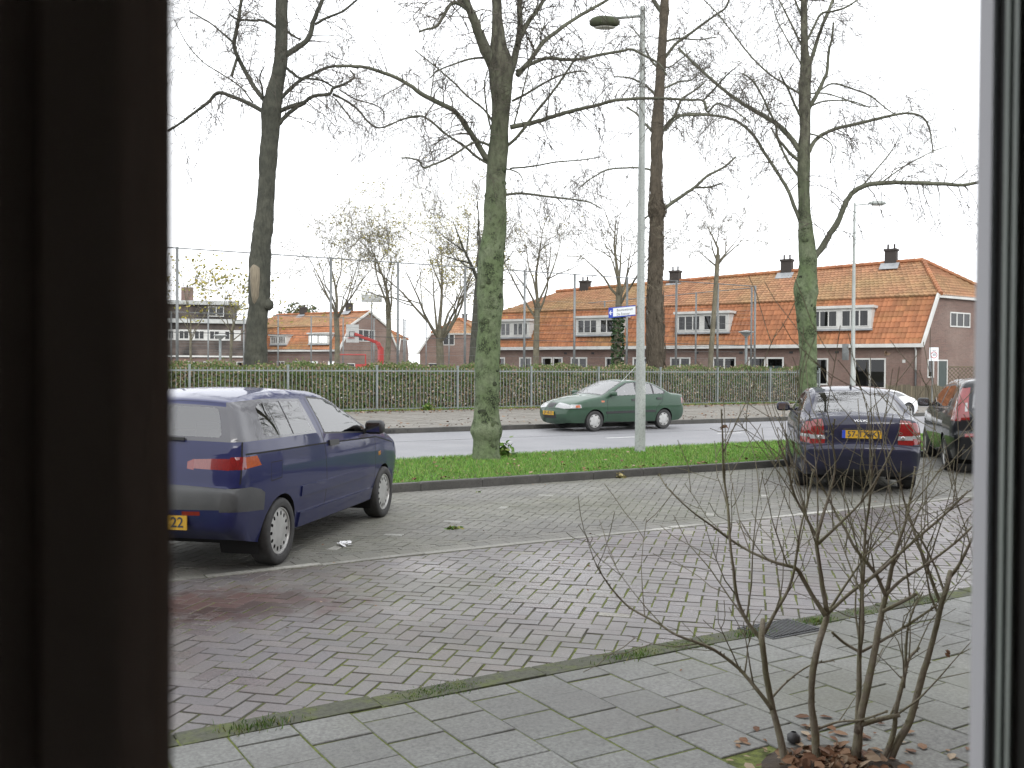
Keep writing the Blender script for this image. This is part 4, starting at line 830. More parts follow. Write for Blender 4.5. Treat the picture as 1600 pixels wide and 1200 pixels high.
traced('street_tree', 'mossy green spotted tree trunk on the grass strip left of the lamp post', 17.6, .09, TB, LB, ('bark_mossy','bark_branch','bark_twig'), 21, 26, .045, (.09,.8,2,4,.34), extra=((.9,.5,.6,3,.07),(.9,2.4,.5,3,.07),(.95,4,.6,3,.06),(.95,5.3,.5,2.6,.06)), knots=110)
TD = [(1262,702,36),(1262,680,32),(1262,640,30),(1262,600,28),(1263,550,26),(1260,500,30),(1259,470,33),(1259,452,37),(1262,425,28),(1262,400,28),(1258,350,21),(1256,300,18),(1256,240,20),(1258,200,16),(1257,150,19),(1259,105,17),(1257,75,12),(1256,0,10),(1254,-80,8),(1252,-180,4)]
LD = [(12,5,[(1268,408),(1285,385),(1297,365),(1310,345),(1318,325),(1330,303),(1345,293),(1365,287),(1400,285),(1440,286),(1480,288),(1505,289),(1535,284)],-.3), (8,2,[(1262,240),(1272,222),(1285,210),(1310,200),(1340,193),(1370,186),(1400,179),(1420,177),(1440,182),(1450,195),(1455,215),(1458,240)],.2),
 (8,3,[(1262,172),(1278,145),(1287,125),(1292,112),(1295,80),(1300,60),(1302,35)]), (3.5,2,[(1280,142),(1300,131),(1330,138),(1360,150),(1385,170),(1402,180)]), (7,4,[(1263,108),(1275,70),(1285,40),(1295,15),(1305,-10),(1320,-50)]), (5,3,[(1259,68),(1270,45),(1283,22),(1300,18),(1320,12),(1340,0)]),
 (10,4,[(1251,238),(1235,215),(1215,195),(1195,182),(1170,168),(1150,155),(1130,140),(1105,118),(1080,95),(1060,75)],.3), (6,3,[(1252,254),(1235,240),(1225,228),(1215,215),(1212,195),(1200,170),(1190,148),(1175,125),(1160,115)]), (6,3,[(1252,280),(1235,258),(1225,240),(1215,218),(1205,200)]),
 (4,2,[(1252,147),(1235,138),(1225,130),(1205,118),(1180,95),(1160,72),(1140,45),(1120,20),(1100,0)],.2), (5,3,[(1251,182),(1240,160),(1232,140),(1225,128),(1218,112)]), (7,3,[(1250,345),(1240,320),(1230,295),(1215,270),(1195,240),(1180,215),(1160,195),(1140,185),(1110,180),(1080,180),(1058,184),(1040,205)],.2),
 (4,2,[(1253,27),(1240,-5),(1225,-40)]), (4,2,[(1252,70),(1235,35),(1220,5),(1205,-20)]), (3,1.5,[(1255,105),(1230,62),(1212,25),(1205,-10)]), (3,1.5,[(1265,146),(1290,146),(1320,155),(1345,165),(1372,167)]), (3.5,1.6,[(1263,168),(1280,160),(1300,157),(1330,158),(1360,168)]), (3.5,1.6,[(1345,293),(1365,270),(1390,240),(1403,218)]), (3,1.5,[(1375,287),(1410,262),(1450,240),(1480,228)]), (3,1.4,[(1262,208),(1285,215),(1300,228),(1297,255)])]
traced('street_tree', 'mossy tree trunk with a knob, standing behind the dark saloon', 21.6, .09, TD, LD, ('bark_mossy','bark_branch','bark_twig'), 22, 24, .045, (.12,.9,2,4,.32), extra=((.9,.5,.6,3,.05),(.9,2.4,.5,3,.05),(.95,4,.6,3,.05)), knots=50)
DA = ay(400, 570, 36); dA = pix(DA)[2]
TA = [(400,590,36),(400,565,35),(400,540,34),(402,500,31),(404,480,31),(405,460,33),(406,420,34),(408,380,31),(412,350,30),(416,300,26),(419,250,28),(423,200,28),(424,172,32),(430,140,25),(438,100,21),(440,50,19),(440,0,19),(441,-60,16),(440,-140,11),(438,-230,5)]
LA = [(8,4,[(414,176),(385,160),(365,152),(341,145),(325,160),(305,175),(285,190),(262,205)]), (9,5,[(420,165),(400,140),(385,115),(370,85),(366,68),(371,40),(374,20),(377,0),(380,-50)],.2), (4,2,[(366,68),(348,52),(330,37),(310,25),(295,17)]), (5,5,[(371,88),(366,105),(362,119)],0), (5,3,[(433,44),(415,33),(395,32),(372,30),(358,22)]),
 (11,6,[(444,88),(462,76),(478,65),(486,50),(489,35),(497,15),(505,-5),(515,-60)],.1), (5,3,[(492,38),(510,28),(535,18),(555,2),(575,-15)]), (5,3,[(446,46),(458,56),(470,62)],0), (7,4,[(436,156),(455,138),(470,125),(490,115),(510,106),(535,102),(560,106)],.2), (8,3,[(432,176),(455,166),(475,160),(490,150),(515,147),(520,138),(535,133),(550,124),(554,119),(547,110)],-.2), (8,6,[(430,200),(445,183),(460,170),(478,160)],0),
 (4.5,2,[(520,147),(540,157),(560,172),(575,190),(592,200),(615,192),(635,185),(655,183)],-.3), (3,1.6,[(530,140),(555,155),(580,162),(598,172),(600,190)]), (3,1.6,[(525,155),(540,175),(553,190),(570,198)]), (5,3,[(446,105),(458,115),(470,122),(500,125),(525,138)]), (4,2,[(412,165),(410,140),(406,120),(413,104)]), (3,1.5,[(395,160),(375,135),(345,115),(315,95),(290,65),(272,30)])]
rootA, _ = traced('street_tree', 'big dark tree behind the hedge at the left, with a pruning scar', dA, .05, TA, LA, ('bark_dark','bark_dark','bark_twig'), 23, 18, .05, (.19,1.5,2,4,.32), dz=1.0, extra=((.9,.5,.6,4,.1),(.9,2.4,.5,4,.1)), tf=1.6)
DC = ay(1025, 575, 36); dC = pix(DC)[2]
TC = [(1025,590,28),(1025,570,27),(1024,500,26),(1024,450,23),(1025,400,22),(1026,350,20),(1027,328,27),(1025,310,20),(1026,250,19),(1027,200,20),(1030,150,16),(1033,100,15),(1036,50,13),(1038,15,15),(1040,-20,11),(1043,-80,9),(1046,-160,5)]
LC = [(7,3,[(1032,330),(1060,310),(1085,293),(1105,275),(1130,262),(1150,245)]), (6,3,[(1033,208),(1048,190),(1058,172),(1065,155),(1080,145),(1100,130)]), (5,3,[(1034,205),(1045,190),(1056,182),(1080,178),(1110,178)]), (5,3,[(1022,208),(1005,190),(995,178),(980,168)]), (4,2,[(1020,266),(1005,263),(985,262),(950,265),(930,275),(915,285),(903,295)]), (6,3,[(1036,94),(1055,70),(1075,55),(1095,40),(1120,22),(1135,10),(1145,-20)]), (9,4,[(1036,22),(1024,5),(1012,-15),(1000,-50)]), (5,2,[(1030,108),(1018,95),(1008,75),(1000,58),(985,40)]), (5,2,[(1026,150),(1010,135),(985,122),(960,120)]), (4,2,[(1034,140),(1060,128),(1080,125),(1095,112)]), (4,2,[(1036,66),(1060,60),(1090,62),(1120,58)]), (3.5,2,[(1030,100),(1045,105),(1060,95),(1080,80)]), (4,2,[(1085,293),(1110,292),(1130,285)]), (4,2,[(1021,330),(1005,345),(1000,360)])]
rootC, bC = traced('street_tree', 'vine covered brown tree behind the hedge right of the lamp post', dC, .05, TC, LC, ('bark_vine','bark_branch','bark_twig'), 24, 16, .09, (.18,1.55,2,4,.36), dz=1.0, extra=((.9,.5,.6,4,.08),(.9,2.4,.5,4,.08)), tf=1.5)
vb = MB(); rg = random.Random(31); S = smooth(TC[:9], 10)
for i in range(420):
    k = rg.randrange(len(S)-8); a0 = rg.uniform(0,6.28); da = rg.gauss(0,.12); pts = []
    for j in range(6):
        x, y, w = S[min(k+j, len(S)-1)]; c = ad(x,y,dC)-bC; r = w/2*dC/F*rg.uniform(1.02,1.16); a = a0+da*j; pts.append(c+Vector((math.cos(a)*r, math.sin(a)*r, rg.uniform(-.1,.1))))
    vb.tube(pts, [.02,.018,.016,.014,.012,.008], 3, False)
tag(vb.build('vine_stems', 'bark_vine', rootC), kind='stuff')
# pruning scar on the big tree
pm('scar_wood', (.2,.17,.12), (.13,.11,.08), .9, 5, stretch=(5,5,.6), bmp=.5)
sc = MB(); q0, q1 = ad(399, 418, dA-.42), ad(399, 480, dA-.42)
bA = ad(400,590,dA); bA.z = .05
sc.tube([Vector(ad(399,y,dA-d))-bA for y, d in ((414,.25),(420,.33),(440,.34),(462,.33),(484,.25))], [.1,.2,.19,.15,.05], 10); sc.build('pruning_scar', 'scar_wood', rootA, smooth=True)
kn = MB(); c_ = Vector(ad(419,476,dA-.1))-bA; bumpy(kn, [c_+Vector((0,0,z)) for z in (-.22,-.12,0,.12,.22)], [.06,.17,.21,.17,.05], 10, .15, rg); kn.build('burl', 'bark_dark', rootA, smooth=True)
# smaller trees in and behind the court
def gtree(label, px, depth, pfork, ptop, pw, seed, wb=9, lean=0, limbs=5, leaves=0, tone='yellow_leaf', ivy=0, ls=.06, group=None, up=1.0, lev=4, bm_='bark_far'):
    rg = random.Random(seed); b = ad(px, 580, depth); b.z = 0.05; o = thing('small_tree', label, 'tree', b, group=group)
    zf = ad(px, pfork, depth).z; zt = ad(px, ptop, depth).z; r0 = wb/2*depth/F; tips = []; tb = MB()
    ln = Rh*(lean*depth/F); bumpy(tb, [Vector((0,0,0)), ln*.3+Vector((0,0,zf*.35)), ln*.65+Vector((rg.gauss(0,.04),0,zf*.7)), ln+Vector((0,0,zf))], [r0*1.15, r0, r0*.92, r0*.9], 9, .07, rg, False); tb.build('trunk', bm_, o, smooth=True)
    br = MB(); tg = MB(); wm = pw*depth/F/2
    def grow(p, d, L, r, lv):
        pts = [p]; rs = [r]; m = 5
        for i in range(m): d = (d+rvec(rg)*.13+Vector((0,0,.02*up))).normalized(); p = p+d*(L/m); pts.append(p); rs.append(max(.0065, r*(1-.82*(i+1)/m)))
        (br if r > .02 else tg).tube(pts, rs, 5 if r > .02 else 3, False)
        if lv == 0: tips.extend(pts[2:]); return
        for k in range(rg.choice((3,4,4)) if lv > 1 else 3):
            t = rg.uniform(.3,1); i = min(int(t*m), m-1); e = (pts[i+1]-pts[i]).normalized(); s = rvec(rg); s = (s-e*s.dot(e)).normalized(); grow(pts[i].lerp(pts[i+1], t*m-i), e*.8+s*.72, L*rg.uniform(.45,.8), max(.0075, rs[i]*.6), lv-1)
    H = zt-zf
    for k in range(limbs):
        a = 2*math.pi*k/limbs+rg.uniform(-.4,.4); sp = wm*rg.uniform(.6,1.15); hh = H*rg.uniform(.6,.85); q = ln+Vector((0,0,zf-rg.uniform(0,.18)*zf)); grow(q, Vector((math.cos(a)*sp, math.sin(a)*sp, hh)), math.hypot(sp,hh)*.85, r0*.42, lev)
    grow(ln+Vector((0,0,zf)), Vector((0,0,1)), H*.75, r0*.6, lev)
    br.build('branches', bm_, o, smooth=True); tag(tg.build('twigs', 'bark_far', o), kind='stuff')
    if leaves:
        lf = MB()
        for i in range(leaves): leaf(lf, rg.choice(tips)+rvec(rg)*.12, ls*rg.uniform(.6,1.3), rg, rg.uniform(.01,.99), 1.2)
        tag(lf.build('leaves', tone, o), kind='stuff')
    if ivy:
        lf = MB()
        for i in range(900):
            z = rg.random()*ivy*zf; a = rg.uniform(0,6.28); q = r0*rg.uniform(1.0,1.9); leaf(lf, ln*(z/zf)+Vector((math.cos(a)*q, math.sin(a)*q, z)), .09, rg, rg.uniform(.01,.99), 1.3)
        tag(lf.build('ivy', 'ivy_leaf', o), kind='stuff')
    return o
gtree('bare spreading young tree left of the hoop', 527, 52, 492, 350, 150, 1, 9, -2, 6, 60, 'dead_leaf', ls=.05)
gtree('slender bare tree behind the hoop with a few yellowing leaves', 604, 58, 478, 330, 130, 2, 9, 2, 5, 1300, ls=.055)
gtree('many stemmed tree with thin yellow foliage left of the mossy trunk', 690, 60, 530, 345, 200, 3, 13, -4, 7, 5200, ls=.06)
gtree('bare tree in front of the terrace right of the mossy trunk', 836, 50, 475, 320, 170, 4, 10, 3, 5, 40, 'dead_leaf', ls=.05)
gtree('tree with ivy wrapped trunk behind the direction sign', 963, 48, 450, 305, 150, 5, 11, 4, 5, 30, 'dead_leaf', ivy=.75, ls=.05)
gtree('thin leaning bare tree in front of the second dormer from the right', 1107, 47, 400, 330, 120, 6, 8, 13, 4, 26, 'dead_leaf', ls=.05)
gtree('dark leaning trunk half hidden behind the mossy trunk', 737, 46, 430, 300, 120, 7, 15, 12, 4, 120, ls=.05, bm_='bark_dark')
gtree('yellow leaved sapling in front of the dark block', 358, 50, 520, 425, 130, 8, 5, 4, 5, 520, ls=.085, lev=3)
gtree('sparse sapling with yellow leaves at the left edge', 300, 56, 520, 400, 110, 9, 4, -2, 5, 420, ls=.085, lev=3)
b = ad(468, 560, 118); b.z = 0; eg = thing('evergreen_tree', 'dull green leafy tree top above the left house roof', 'tree', b); zt = ad(468,473,118).z
MB().tube([(0,0,0),(0,0,zt*.7)], [.25,.1], 8).build('trunk', 'bark_far', eg); lf = MB(); rg = random.Random(12)
for i in range(2600):
    v = rvec(rg).normalized()*rg.random()**.4; cl = rg.choice([(-2,0,.6),(-.4,.3,.72),(1.2,-.2,.68),(2.6,.2,.55),(.4,0,.55),(-3,.2,.45)]); p = Rh*(cl[0]+v.x*1.5)+Vector((0,0,zt*cl[2]+v.z*1.3+zt*.16))+Fh*(cl[1]*2+v.y*1.5)
    leaf(lf, p, .16*rg.uniform(.6,1.3), rg, rg.uniform(.01,.99), 1.2)
tag(lf.build('crown', 'evergreen_leaf', eg), kind='stuff')
for i, (px, py, wd, lab) in enumerate(((440,500,60,'low dark green shrub mass behind the roofs left of the hoop'),)): pass
# ------------------------------------------------------------------ the bare shrub by the window
TMIN = .0016; TS = 4.36; sr = thing('shrub', 'bare many stemmed shrub in the pavement in front of the window', 'shrub', (TREE_PIT.x, TREE_PIT.y, 0)); rg = random.Random(41)
stems = [(0.0,[(1230,1215,12),(1222,1165,11),(1208,1110,10),(1198,1060,9),(1193,1020,9),(1190,995,9),(1192,968,7)]), (.0,[(1189,998,7),(1170,975,6),(1157,950,5.5),(1150,925,5),(1146,890,4.5),(1141,850,4),(1138,800,4),(1133,760,3.5),(1130,735,3),(1129,680,2.5),(1127,640,2)]), (.05,[(1194,990,5.5),(1215,950,5),(1230,925,4.5),(1241,890,4),(1250,830,3),(1262,780,2.5),(1270,735,2)]),
 (-.15,[(1206,1108,7),(1185,1080,6.5),(1170,1062,6),(1155,1045,5.5),(1130,1025,5),(1105,1010,4.5),(1057,992,4),(1030,975,3.5),(985,950,3),(960,925,2.5),(945,905,2.2),(932,884,2)]),
 (.12,[(1276,1215,14),(1274,1150,12),(1268,1100,10),(1270,1050,10),(1278,1010,10),(1290,970,10),(1292,952,9)]), (.1,[(1290,962,8),(1272,935,7),(1255,905,6.5),(1243,888,6),(1215,880,5),(1185,868,4.5),(1160,855,4),(1140,842,4),(1110,820,3),(1080,798,2.5),(1045,765,2),(1030,742,2)]), (.15,[(1292,956,8),(1285,915,7),(1280,880,6),(1276,845,6),(1283,815,5),(1295,775,4),(1305,730,3),(1301,690,2.5),(1304,655,2)]), (.2,[(1292,960,6),(1330,925,5),(1365,900,5),(1400,870,4.5),(1440,835,4),(1480,800,3.5),(1512,768,3)]), (.1,[(1278,850,5),(1310,820,4),(1345,785,3),(1372,745,3),(1395,700,2)]), (.1,[(1278,842,5),(1255,800,4),(1240,770,3.5),(1228,720,3),(1215,690,2)]),
 (.2,[(1335,1215,15),(1340,1160,14),(1345,1120,12),(1358,1060,11),(1368,1010,10),(1377,960,9),(1385,928,8)]), (.15,[(1339,1145,9),(1342,1080,8),(1343,1020,7),(1347,985,7),(1347,930,6),(1350,880,5),(1352,830,4),(1358,790,3.5),(1362,730,3),(1358,680,2)]), (.2,[(1384,932,6),(1370,900,5.5),(1355,880,5),(1335,855,4.5),(1320,825,4),(1305,800,3.5),(1290,770,3),(1270,735,2)]), (.25,[(1386,925,7),(1395,880,6),(1403,850,5),(1415,815,4),(1422,780,3.5),(1430,730,2.5)]), (.1,[(1346,1132,9),(1375,1124,8),(1406,1117,7)]), (.3,[(1380,955,6),(1410,940,6),(1432,928,5.5)]), (.2,[(1384,930,5),(1410,905,4.5),(1450,880,4),(1490,850,3.5),(1520,822,3)]),
 (.3,[(1382,1215,13),(1400,1165,12),(1420,1130,11),(1428,1105,11),(1440,1060,10),(1455,1010,9),(1465,970,8),(1472,940,8),(1480,915,8),(1485,893,8)]), (.3,[(1470,945,6),(1455,905,5),(1445,875,4.5),(1435,850,4),(1425,820,4),(1412,780,3),(1405,740,2)]), (.35,[(1482,905,6),(1500,880,5),(1515,850,4),(1530,820,3)]), (.25,[(1368,1215,9),(1395,1150,8),(1400,1110,7),(1412,1060,6),(1420,1030,5),(1436,1012,4)]), (.2,[(1412,1075,5),(1415,1030,4),(1418,985,3.5),(1428,950,3),(1442,925,2)]), (.2,[(1345,1020,5),(1320,1005,4.5),(1300,988,4)]), (.2,[(1347,1018,4.5),(1380,1000,4),(1420,975,4),(1465,945,3.5)]), (.2,[(1275,1140,4),(1310,1128,3.5),(1345,1125,3.5),(1385,1112,3)]), (.1,[(1199,1098,4),(1230,1065,3),(1265,1040,2.5),(1302,1032,2)])]
base = Vector((TREE_PIT.x, TREE_PIT.y, 0)); sm = MB(); st = MB()
for d0, ps in stems:
    S = smooth([(x, y, w, d0*.3-.13+.10*math.sin(i*1.1+d0*9)*i/len(ps)) for i, (x, y, w) in enumerate(ps)], 4); P = [ad(x,y,TS+d)-base for x, y, w, d in S]; Rr = [w/2*TS/F for x, y, w, d in S]
    stem = MB(); bumpy(stem, P, Rr, 8, .09, rg, freq=14); stem.build('stem', 'bark_shrub', sr, smooth=True)
    for i in range(3, len(P)-1):
        if rg.random() < .5: 
            e = (P[i]-P[i-1]).normalized(); s = rvec(rg); s = (s-e*s.dot(e)).normalized(); st.tube([P[i]+s*Rr[i]*.6, P[i]+s*(Rr[i]+.006)+e*.006], [.004,.002], 4)      # buds
        if rg.random() < (.22 if Rr[i] < .0115 else .03):
            e = (P[i]-P[i-1]).normalized(); s = rvec(rg); s = (s-e*s.dot(e)).normalized(); twig(st, P[i], e*.6+s*.5+Vector((0,0,.5)), rg.uniform(.2,.7), max(.0026, Rr[i]*.5), 1, rg, -.12, 2, 4, wig=.2)
    if ps[-1][2] > 3: continue
    leaf(st, P[-1], .012, rg, .5, 1)
tag(st.build('twigs', 'bark_shrub', sr, smooth=True), kind='stuff')
for px, py in ((1130,667),(1384,554),(1480,1020)):
    lf = MB(); q = ad(px, py, TS)-base
    for i in range(5): leaf(lf, q+rvec(rg)*.006, .014, rg, .6, 1.5)
    lf.build('dry_leaf', 'dead_leaf', sr)
pit = MB(); pit.lathe([(.004,.36),(.018,.3),(.035,.2),(.04,.02)], 20, 'z', (TREE_PIT.x, TREE_PIT.y-.12, 0)); struct('planting_soil', pit, 'soil', smooth=True)
lf = MB()
for i in range(260):
    a = rg.uniform(0,6.28); q = abs(rg.gauss(0,.17)) if i < 190 else rg.uniform(.1,.6); leaf(lf, (TREE_PIT.x+math.cos(a)*q*1.2, TREE_PIT.y-.08+math.sin(a)*q, (.034+abs(rg.gauss(0,.02))) if q < .25 else .02), rg.uniform(.012,.042), rg, rg.uniform(.01,.99), .6 if q < .25 else .12)
tag(lf.build('leaf_litter', 'dead_leaf'), 'heap of brown dead leaves around the shrub stems', 'leaves', kind='stuff')
c_ = gp(1240, 1166); tag(MB().lathe([(0,.012),(.015,.03),(.04,.03),(.055,.012)], 12, 'z', (c_.x, c_.y, .012)).build('dark_cone', 'dark_plastic', smooth=True), 'small dark round object among the dead leaves', 'litter')
# ------------------------------------------------------------------ cars: a shell of side surfaces and one strip from tail over roof to nose
def paint(name, c, c2, flake=.0, dirt=(.055,.052,.05)):
    m, t, b = nodes(name)
    col = mixc(t, ramp(t, noise(t, 1.6, 3, local=True), .3, .7), c, c2)
    tc = N(t, 'ShaderNodeTexCoord'); sp = N(t, 'ShaderNodeSeparateXYZ'); t.links.new(tc.outputs['Object'], sp.inputs[0])
    dz = N(t, 'ShaderNodeMapRange'); t.links.new(sp.outputs[2], dz.inputs[0]); dz.inputs[1].default_value = .75; dz.inputs[2].default_value = .2; dz.inputs[3].default_value = .0; dz.inputs[4].default_value = .3
    k = N(t, 'ShaderNodeMath', operation='MULTIPLY'); t.links.new(dz.outputs[0], k.inputs[0]); t.links.new(ramp(t, noise(t, 5, 5, local=True), .3, .75), k.inputs[1])
    col = mixc(t, k.outputs[0], col, dirt); t.links.new(col, b.inputs['Base Color'])
    b.inputs['Metallic'].default_value = .0; b.inputs['Roughness'].default_value = .45; b.inputs['Specular IOR Level'].default_value = .15; b.inputs['Coat Weight'].default_value = .65; b.inputs['Coat Roughness'].default_value = .04; return m
paint('paint_blue', (.009,.013,.066), (.011,.015,.074)); paint('paint_navy', (.011,.012,.03), (.013,.014,.034)); paint('paint_green', (.026,.06,.036), (.03,.068,.042)); paint('paint_black', (.008,.009,.011), (.011,.012,.014)); paint('paint_white', (.72,.73,.74), (.68,.69,.7))
glassy('car_glass', (.72,.77,.76), 2.9); glassy('car_glass_side', (.6,.66,.66), 2.2); glassy('car_glass_dark', (.3,.33,.33), 2.6)
pm('frit', (.045,.045,.055), (.06,.06,.07), .2, 2, coat=.6); pm('bumper_grey', (.045,.047,.05), (.058,.06,.062), .55, 6, bmp=.1, bscale=80, local=True); pm('trim_black', (.018,.018,.02), (.026,.026,.028), .45, 8, local=True); pm('gap_black', (.008,.008,.009), rough=.9)
pm('cabin', (.09,.09,.095), (.12,.12,.12), .9, 4); pm('chrome', (.6,.6,.61), (.55,.55,.56), .2, 4, metal=.9); pm('silver_rim', (.50,.50,.49), (.38,.38,.37), .4, 8, metal=.5, local=True); pm('plate_yellow', (.5,.29,.02), (.45,.26,.02), .45, 4)
def lens(name, c, c2): pm(name, c, c2, .15, 30, coat=1, local=True, stretch=(1,4,1))
lens('lens_red', (.2,.008,.008), (.14,.006,.007)); lens('lens_orange', (.4,.085,.01), (.33,.06,.008)); lens('lens_pink', (.2,.035,.032), (.16,.028,.026)); lens('lens_clear', (.36,.365,.37), (.22,.225,.23))
def catmull(P, k):
    return [tuple(p) for p in smooth(P, k)]
def dens(P, d, close=True):
    out = []; m = len(P)
    for i in range(m if close else m-1):
        a, b = P[i], P[(i+1) % m]; n = max(1, int(math.hypot(b[0]-a[0], b[1]-a[1])/d))
        out += [(a[0]+(b[0]-a[0])*j/n, a[1]+(b[1]-a[1])*j/n) for j in range(n)]
    return out
def line(P, w):
    """thin polygon along a polyline"""
    L, R = [], []
    for i, p in enumerate(P):
        a, b = P[max(0,i-1)], P[min(len(P)-1,i+1)]; dx, dy = b[0]-a[0], b[1]-a[1]; q = math.hypot(dx, dy) or 1; nx, ny = -dy/q*w/2, dx/q*w/2; L.append((p[0]+nx,p[1]+ny)); R.append((p[0]-nx,p[1]-ny))
    return L+R[::-1]
class Car:
    K = 6
    def __init__(s, name, label, loc, ang, outline, prof, plan, arches, sill, body, sx=1.0, r=.07, crown=((0,.02),(30,.02)), rt=.295, group='parked cars', sz=1.0):
        s.root = thing(name, label, 'car', (*loc, 0), ang, group=group); s.sx = sx; s.sz = sz; s.r = r; s.prof = [(z*sz, w) for z, w in prof]; s.plan = [(x*sx, k) for x, k in plan]; s.body = body; s.crown = crown
        s.out = catmull([(x*sx, z*sz) for x, z in outline], s.K); s.arches = [(x*sx, z, q) for x, z, q in arches]; s.sill = sill; s.paintbuf = MB(); s.gaps = MB(); s.rt = rt
    def W(s, x, z): return interp(z, s.prof)*interp(x, s.plan)
    def dist(s, x, z):
        O = s._np; a = O[:-1]; b = O[1:]; p = np.array((x, z)); e = b-a; t = np.clip(((p-a)*e).sum(1)/np.maximum((e*e).sum(1),1e-12), 0, 1); return float(np.sqrt((((a+e*t[:,None])-p)**2).sum(1).min()))
    def side(s, x, z, off=0.0):
        d = s.dist(x, z); r = s.r; y = s.W(x, z)
        if d < r: y -= r-math.sqrt(max(0, r*r-(r-d)**2))
        return y+off
    def at(s, t):
        t = min(max(t, 0), (len(s.out)-1)/s.K-1e-6)*s.K; i = int(t); a, b = s.out[i], s.out[i+1]; f = t-i; p0 = s.out[max(i-1,0)]; p1 = s.out[min(i+2,len(s.out)-1)]
        tx, tz = lerp(b[0]-p0[0], p1[0]-a[0], f), lerp(b[1]-p0[1], p1[1]-a[1], f); q = math.hypot(tx, tz) or 1
        return a[0]+(b[0]-a[0])*f, a[1]+(b[1]-a[1])*f, -tz/q, tx/q
    def strip(s, t, v, off=0.0):
        x, z, nx, nz = s.at(t); c = interp(t, s.crown)*(1-v*v)+off; return (x+nx*c, v*(s.W(x, z)-s.r), z+nz*c)
    def regions(s, outer, regs, grid, mapf, scale):
        vs, ed = [], []
        def poly(P):
            o = len(vs); vs.extend(Vector(p) for p in P); ed.extend((o+i, o+(i+1) % len(P)) for i in range(len(P)))
        poly(outer); RP = []
        for nm, mat, P in regs: Q = dens(P, scale); poly(Q); RP.append((nm, mat, P))
        for g in grid:
            if inpoly(g[0], g[1], outer): vs.append(Vector(g))
        V, E, T = delaunay_2d_cdt(vs, ed, [], 0, 1e-5)[:3]; res = {}
        for t in T:
            cx, cy = sum(V[i].x for i in t)/3, sum(V[i].y for i in t)/3
            if not inpoly(cx, cy, outer): continue
            key = -1
            for k, (nm, mat, P) in enumerate(RP):
                if inpoly(cx, cy, P): key = k; break
            res.setdefault(key, []).append(t)
        return V, res
    def shell(s, side_regs, strip_regs):
        s._np = np.array(s.out); f, b = s.out[-1], s.out[0]; bot = []
        for x, z, q in sorted(s.arches, reverse=True):
            for i in range(15):
                a = math.pi*i/14; X, Z = x+q*math.cos(a), z+q*math.sin(a)
                if Z < s.sill: continue
                bot.append((X, Z))
            dz = s.sill-z
            if dz > -q: 
                c = math.sqrt(max(0, q*q-dz*dz)) if abs(dz) < q else q
        pts = []
        for x, z, q in sorted(s.arches, reverse=True):
            c = math.sqrt(max(0, q*q-(s.sill-z)**2)); a0 = math.atan2(s.sill-z, c); pts += [(x+q*math.cos(a), z+q*math.sin(a)) for a in np.linspace(a0, math.pi-a0, 16)]
        outer = list(s.out)+[tuple(p) for p in dens([f]+[(pts[0][0], pts[0][1])], .1, False)[1:]]+pts+dens([pts[-1], b], .1, False)[1:]
        mid = []
        xs = [p[0] for p in outer]; zs = [p[1] for p in outer]
        grid = [(x, z) for x in np.arange(min(xs), max(xs), .085) for z in np.arange(min(zs), max(zs), .065)]
        grid = [g for g in grid if s.dist(*g) > .012]+[(x*.0+p[0]*(1-k)+q[0]*k, p[1]*(1-k)+q[1]*k) for p, q in () for k in ()]
        for d in (.015,.035,.06):                               # rings that follow the rounded edge
            for i in range(1, len(s.out)-1):
                x, z, nx, nz = s.at(i/s.K); grid.append((x-nx*d, z-nz*d))
        sr_ = [(n_, m_, [(x*s.sx, z*s.sz) for x, z in P]) for n_, m_, P in side_regs]
        V, res = s.regions(outer, sr_, grid, s.side, .06); Y = {}
        for sg in (1, -1):
            for key, T in res.items():
                mb = MB(); idx = {}
                for t in T:
                    for i in t:
                        if i not in idx:
                            if i not in Y: Y[i] = s.side(V[i].x, V[i].y)
                            idx[i] = len(mb.v); mb.v.append((V[i].x, sg*Y[i], V[i].y))
                    f_ = tuple(idx[i] for i in t); mb.f.append(f_ if sg < 0 else f_[::-1]); mb.r.append(0)
                s.put(mb, key, sr_)
        m = (len(s.out)-1)/s.K; ts = [i/s.K for i in range(len(s.out))]; vv = [-1,-.97,-.9,-.75,-.55,-.3,0,.3,.55,.75,.9,.97,1]
        outer = [(t,-1) for t in ts]+[(ts[-1],v) for v in vv[1:]]+[(t,1) for t in ts[::-1][1:]]+[(ts[0],v) for v in vv[::-1][1:-1]]
        grid = [(t, v) for t in ts[1:-1] for v in vv[1:-1]]; V, res = s.regions(outer, strip_regs, grid, s.strip, .12)
        for key, T in res.items():
            mb = MB(); idx = {}
            for t in T:
                for i in t:
                    if i not in idx: idx[i] = len(mb.v); mb.v.append(s.strip(V[i].x, V[i].y))
                mb.f.append(tuple(idx[i] for i in t)); mb.r.append(0)
            s.put(mb, key, strip_regs)
        s.paintbuf.build('body', s.body, s.root, smooth=True, fix=True, angle=50, weld=.003)
        if s.gaps.v: s.gaps.build('panel_gap', 'gap_black', s.root, smooth=True)
        for x, z, q in s.arches:                                # wheel housings
            for sg in (1, -1):
                mb = MB(); vs = []
                for i in range(17):
                    a = math.pi*(i/16*1.3-.15); X, Z = x+q*math.cos(a), max(z+q*math.sin(a), .12); y = s.side(X, max(Z, s.sill)) if Z >= s.sill-.001 else s.W(X, s.sill); vs += [(X, sg*(y-.002), Z), (X, sg*.42, Z)]
                mb.add(vs, [(2*i, 2*i+1, 2*i+3, 2*i+2) for i in range(16)]); mb.build('wheel_housing', 'gap_black', s.root)
        xs0, xs1 = s.out[0][0]+.1, s.out[-1][0]-.1; hw = s.W(1, .5)
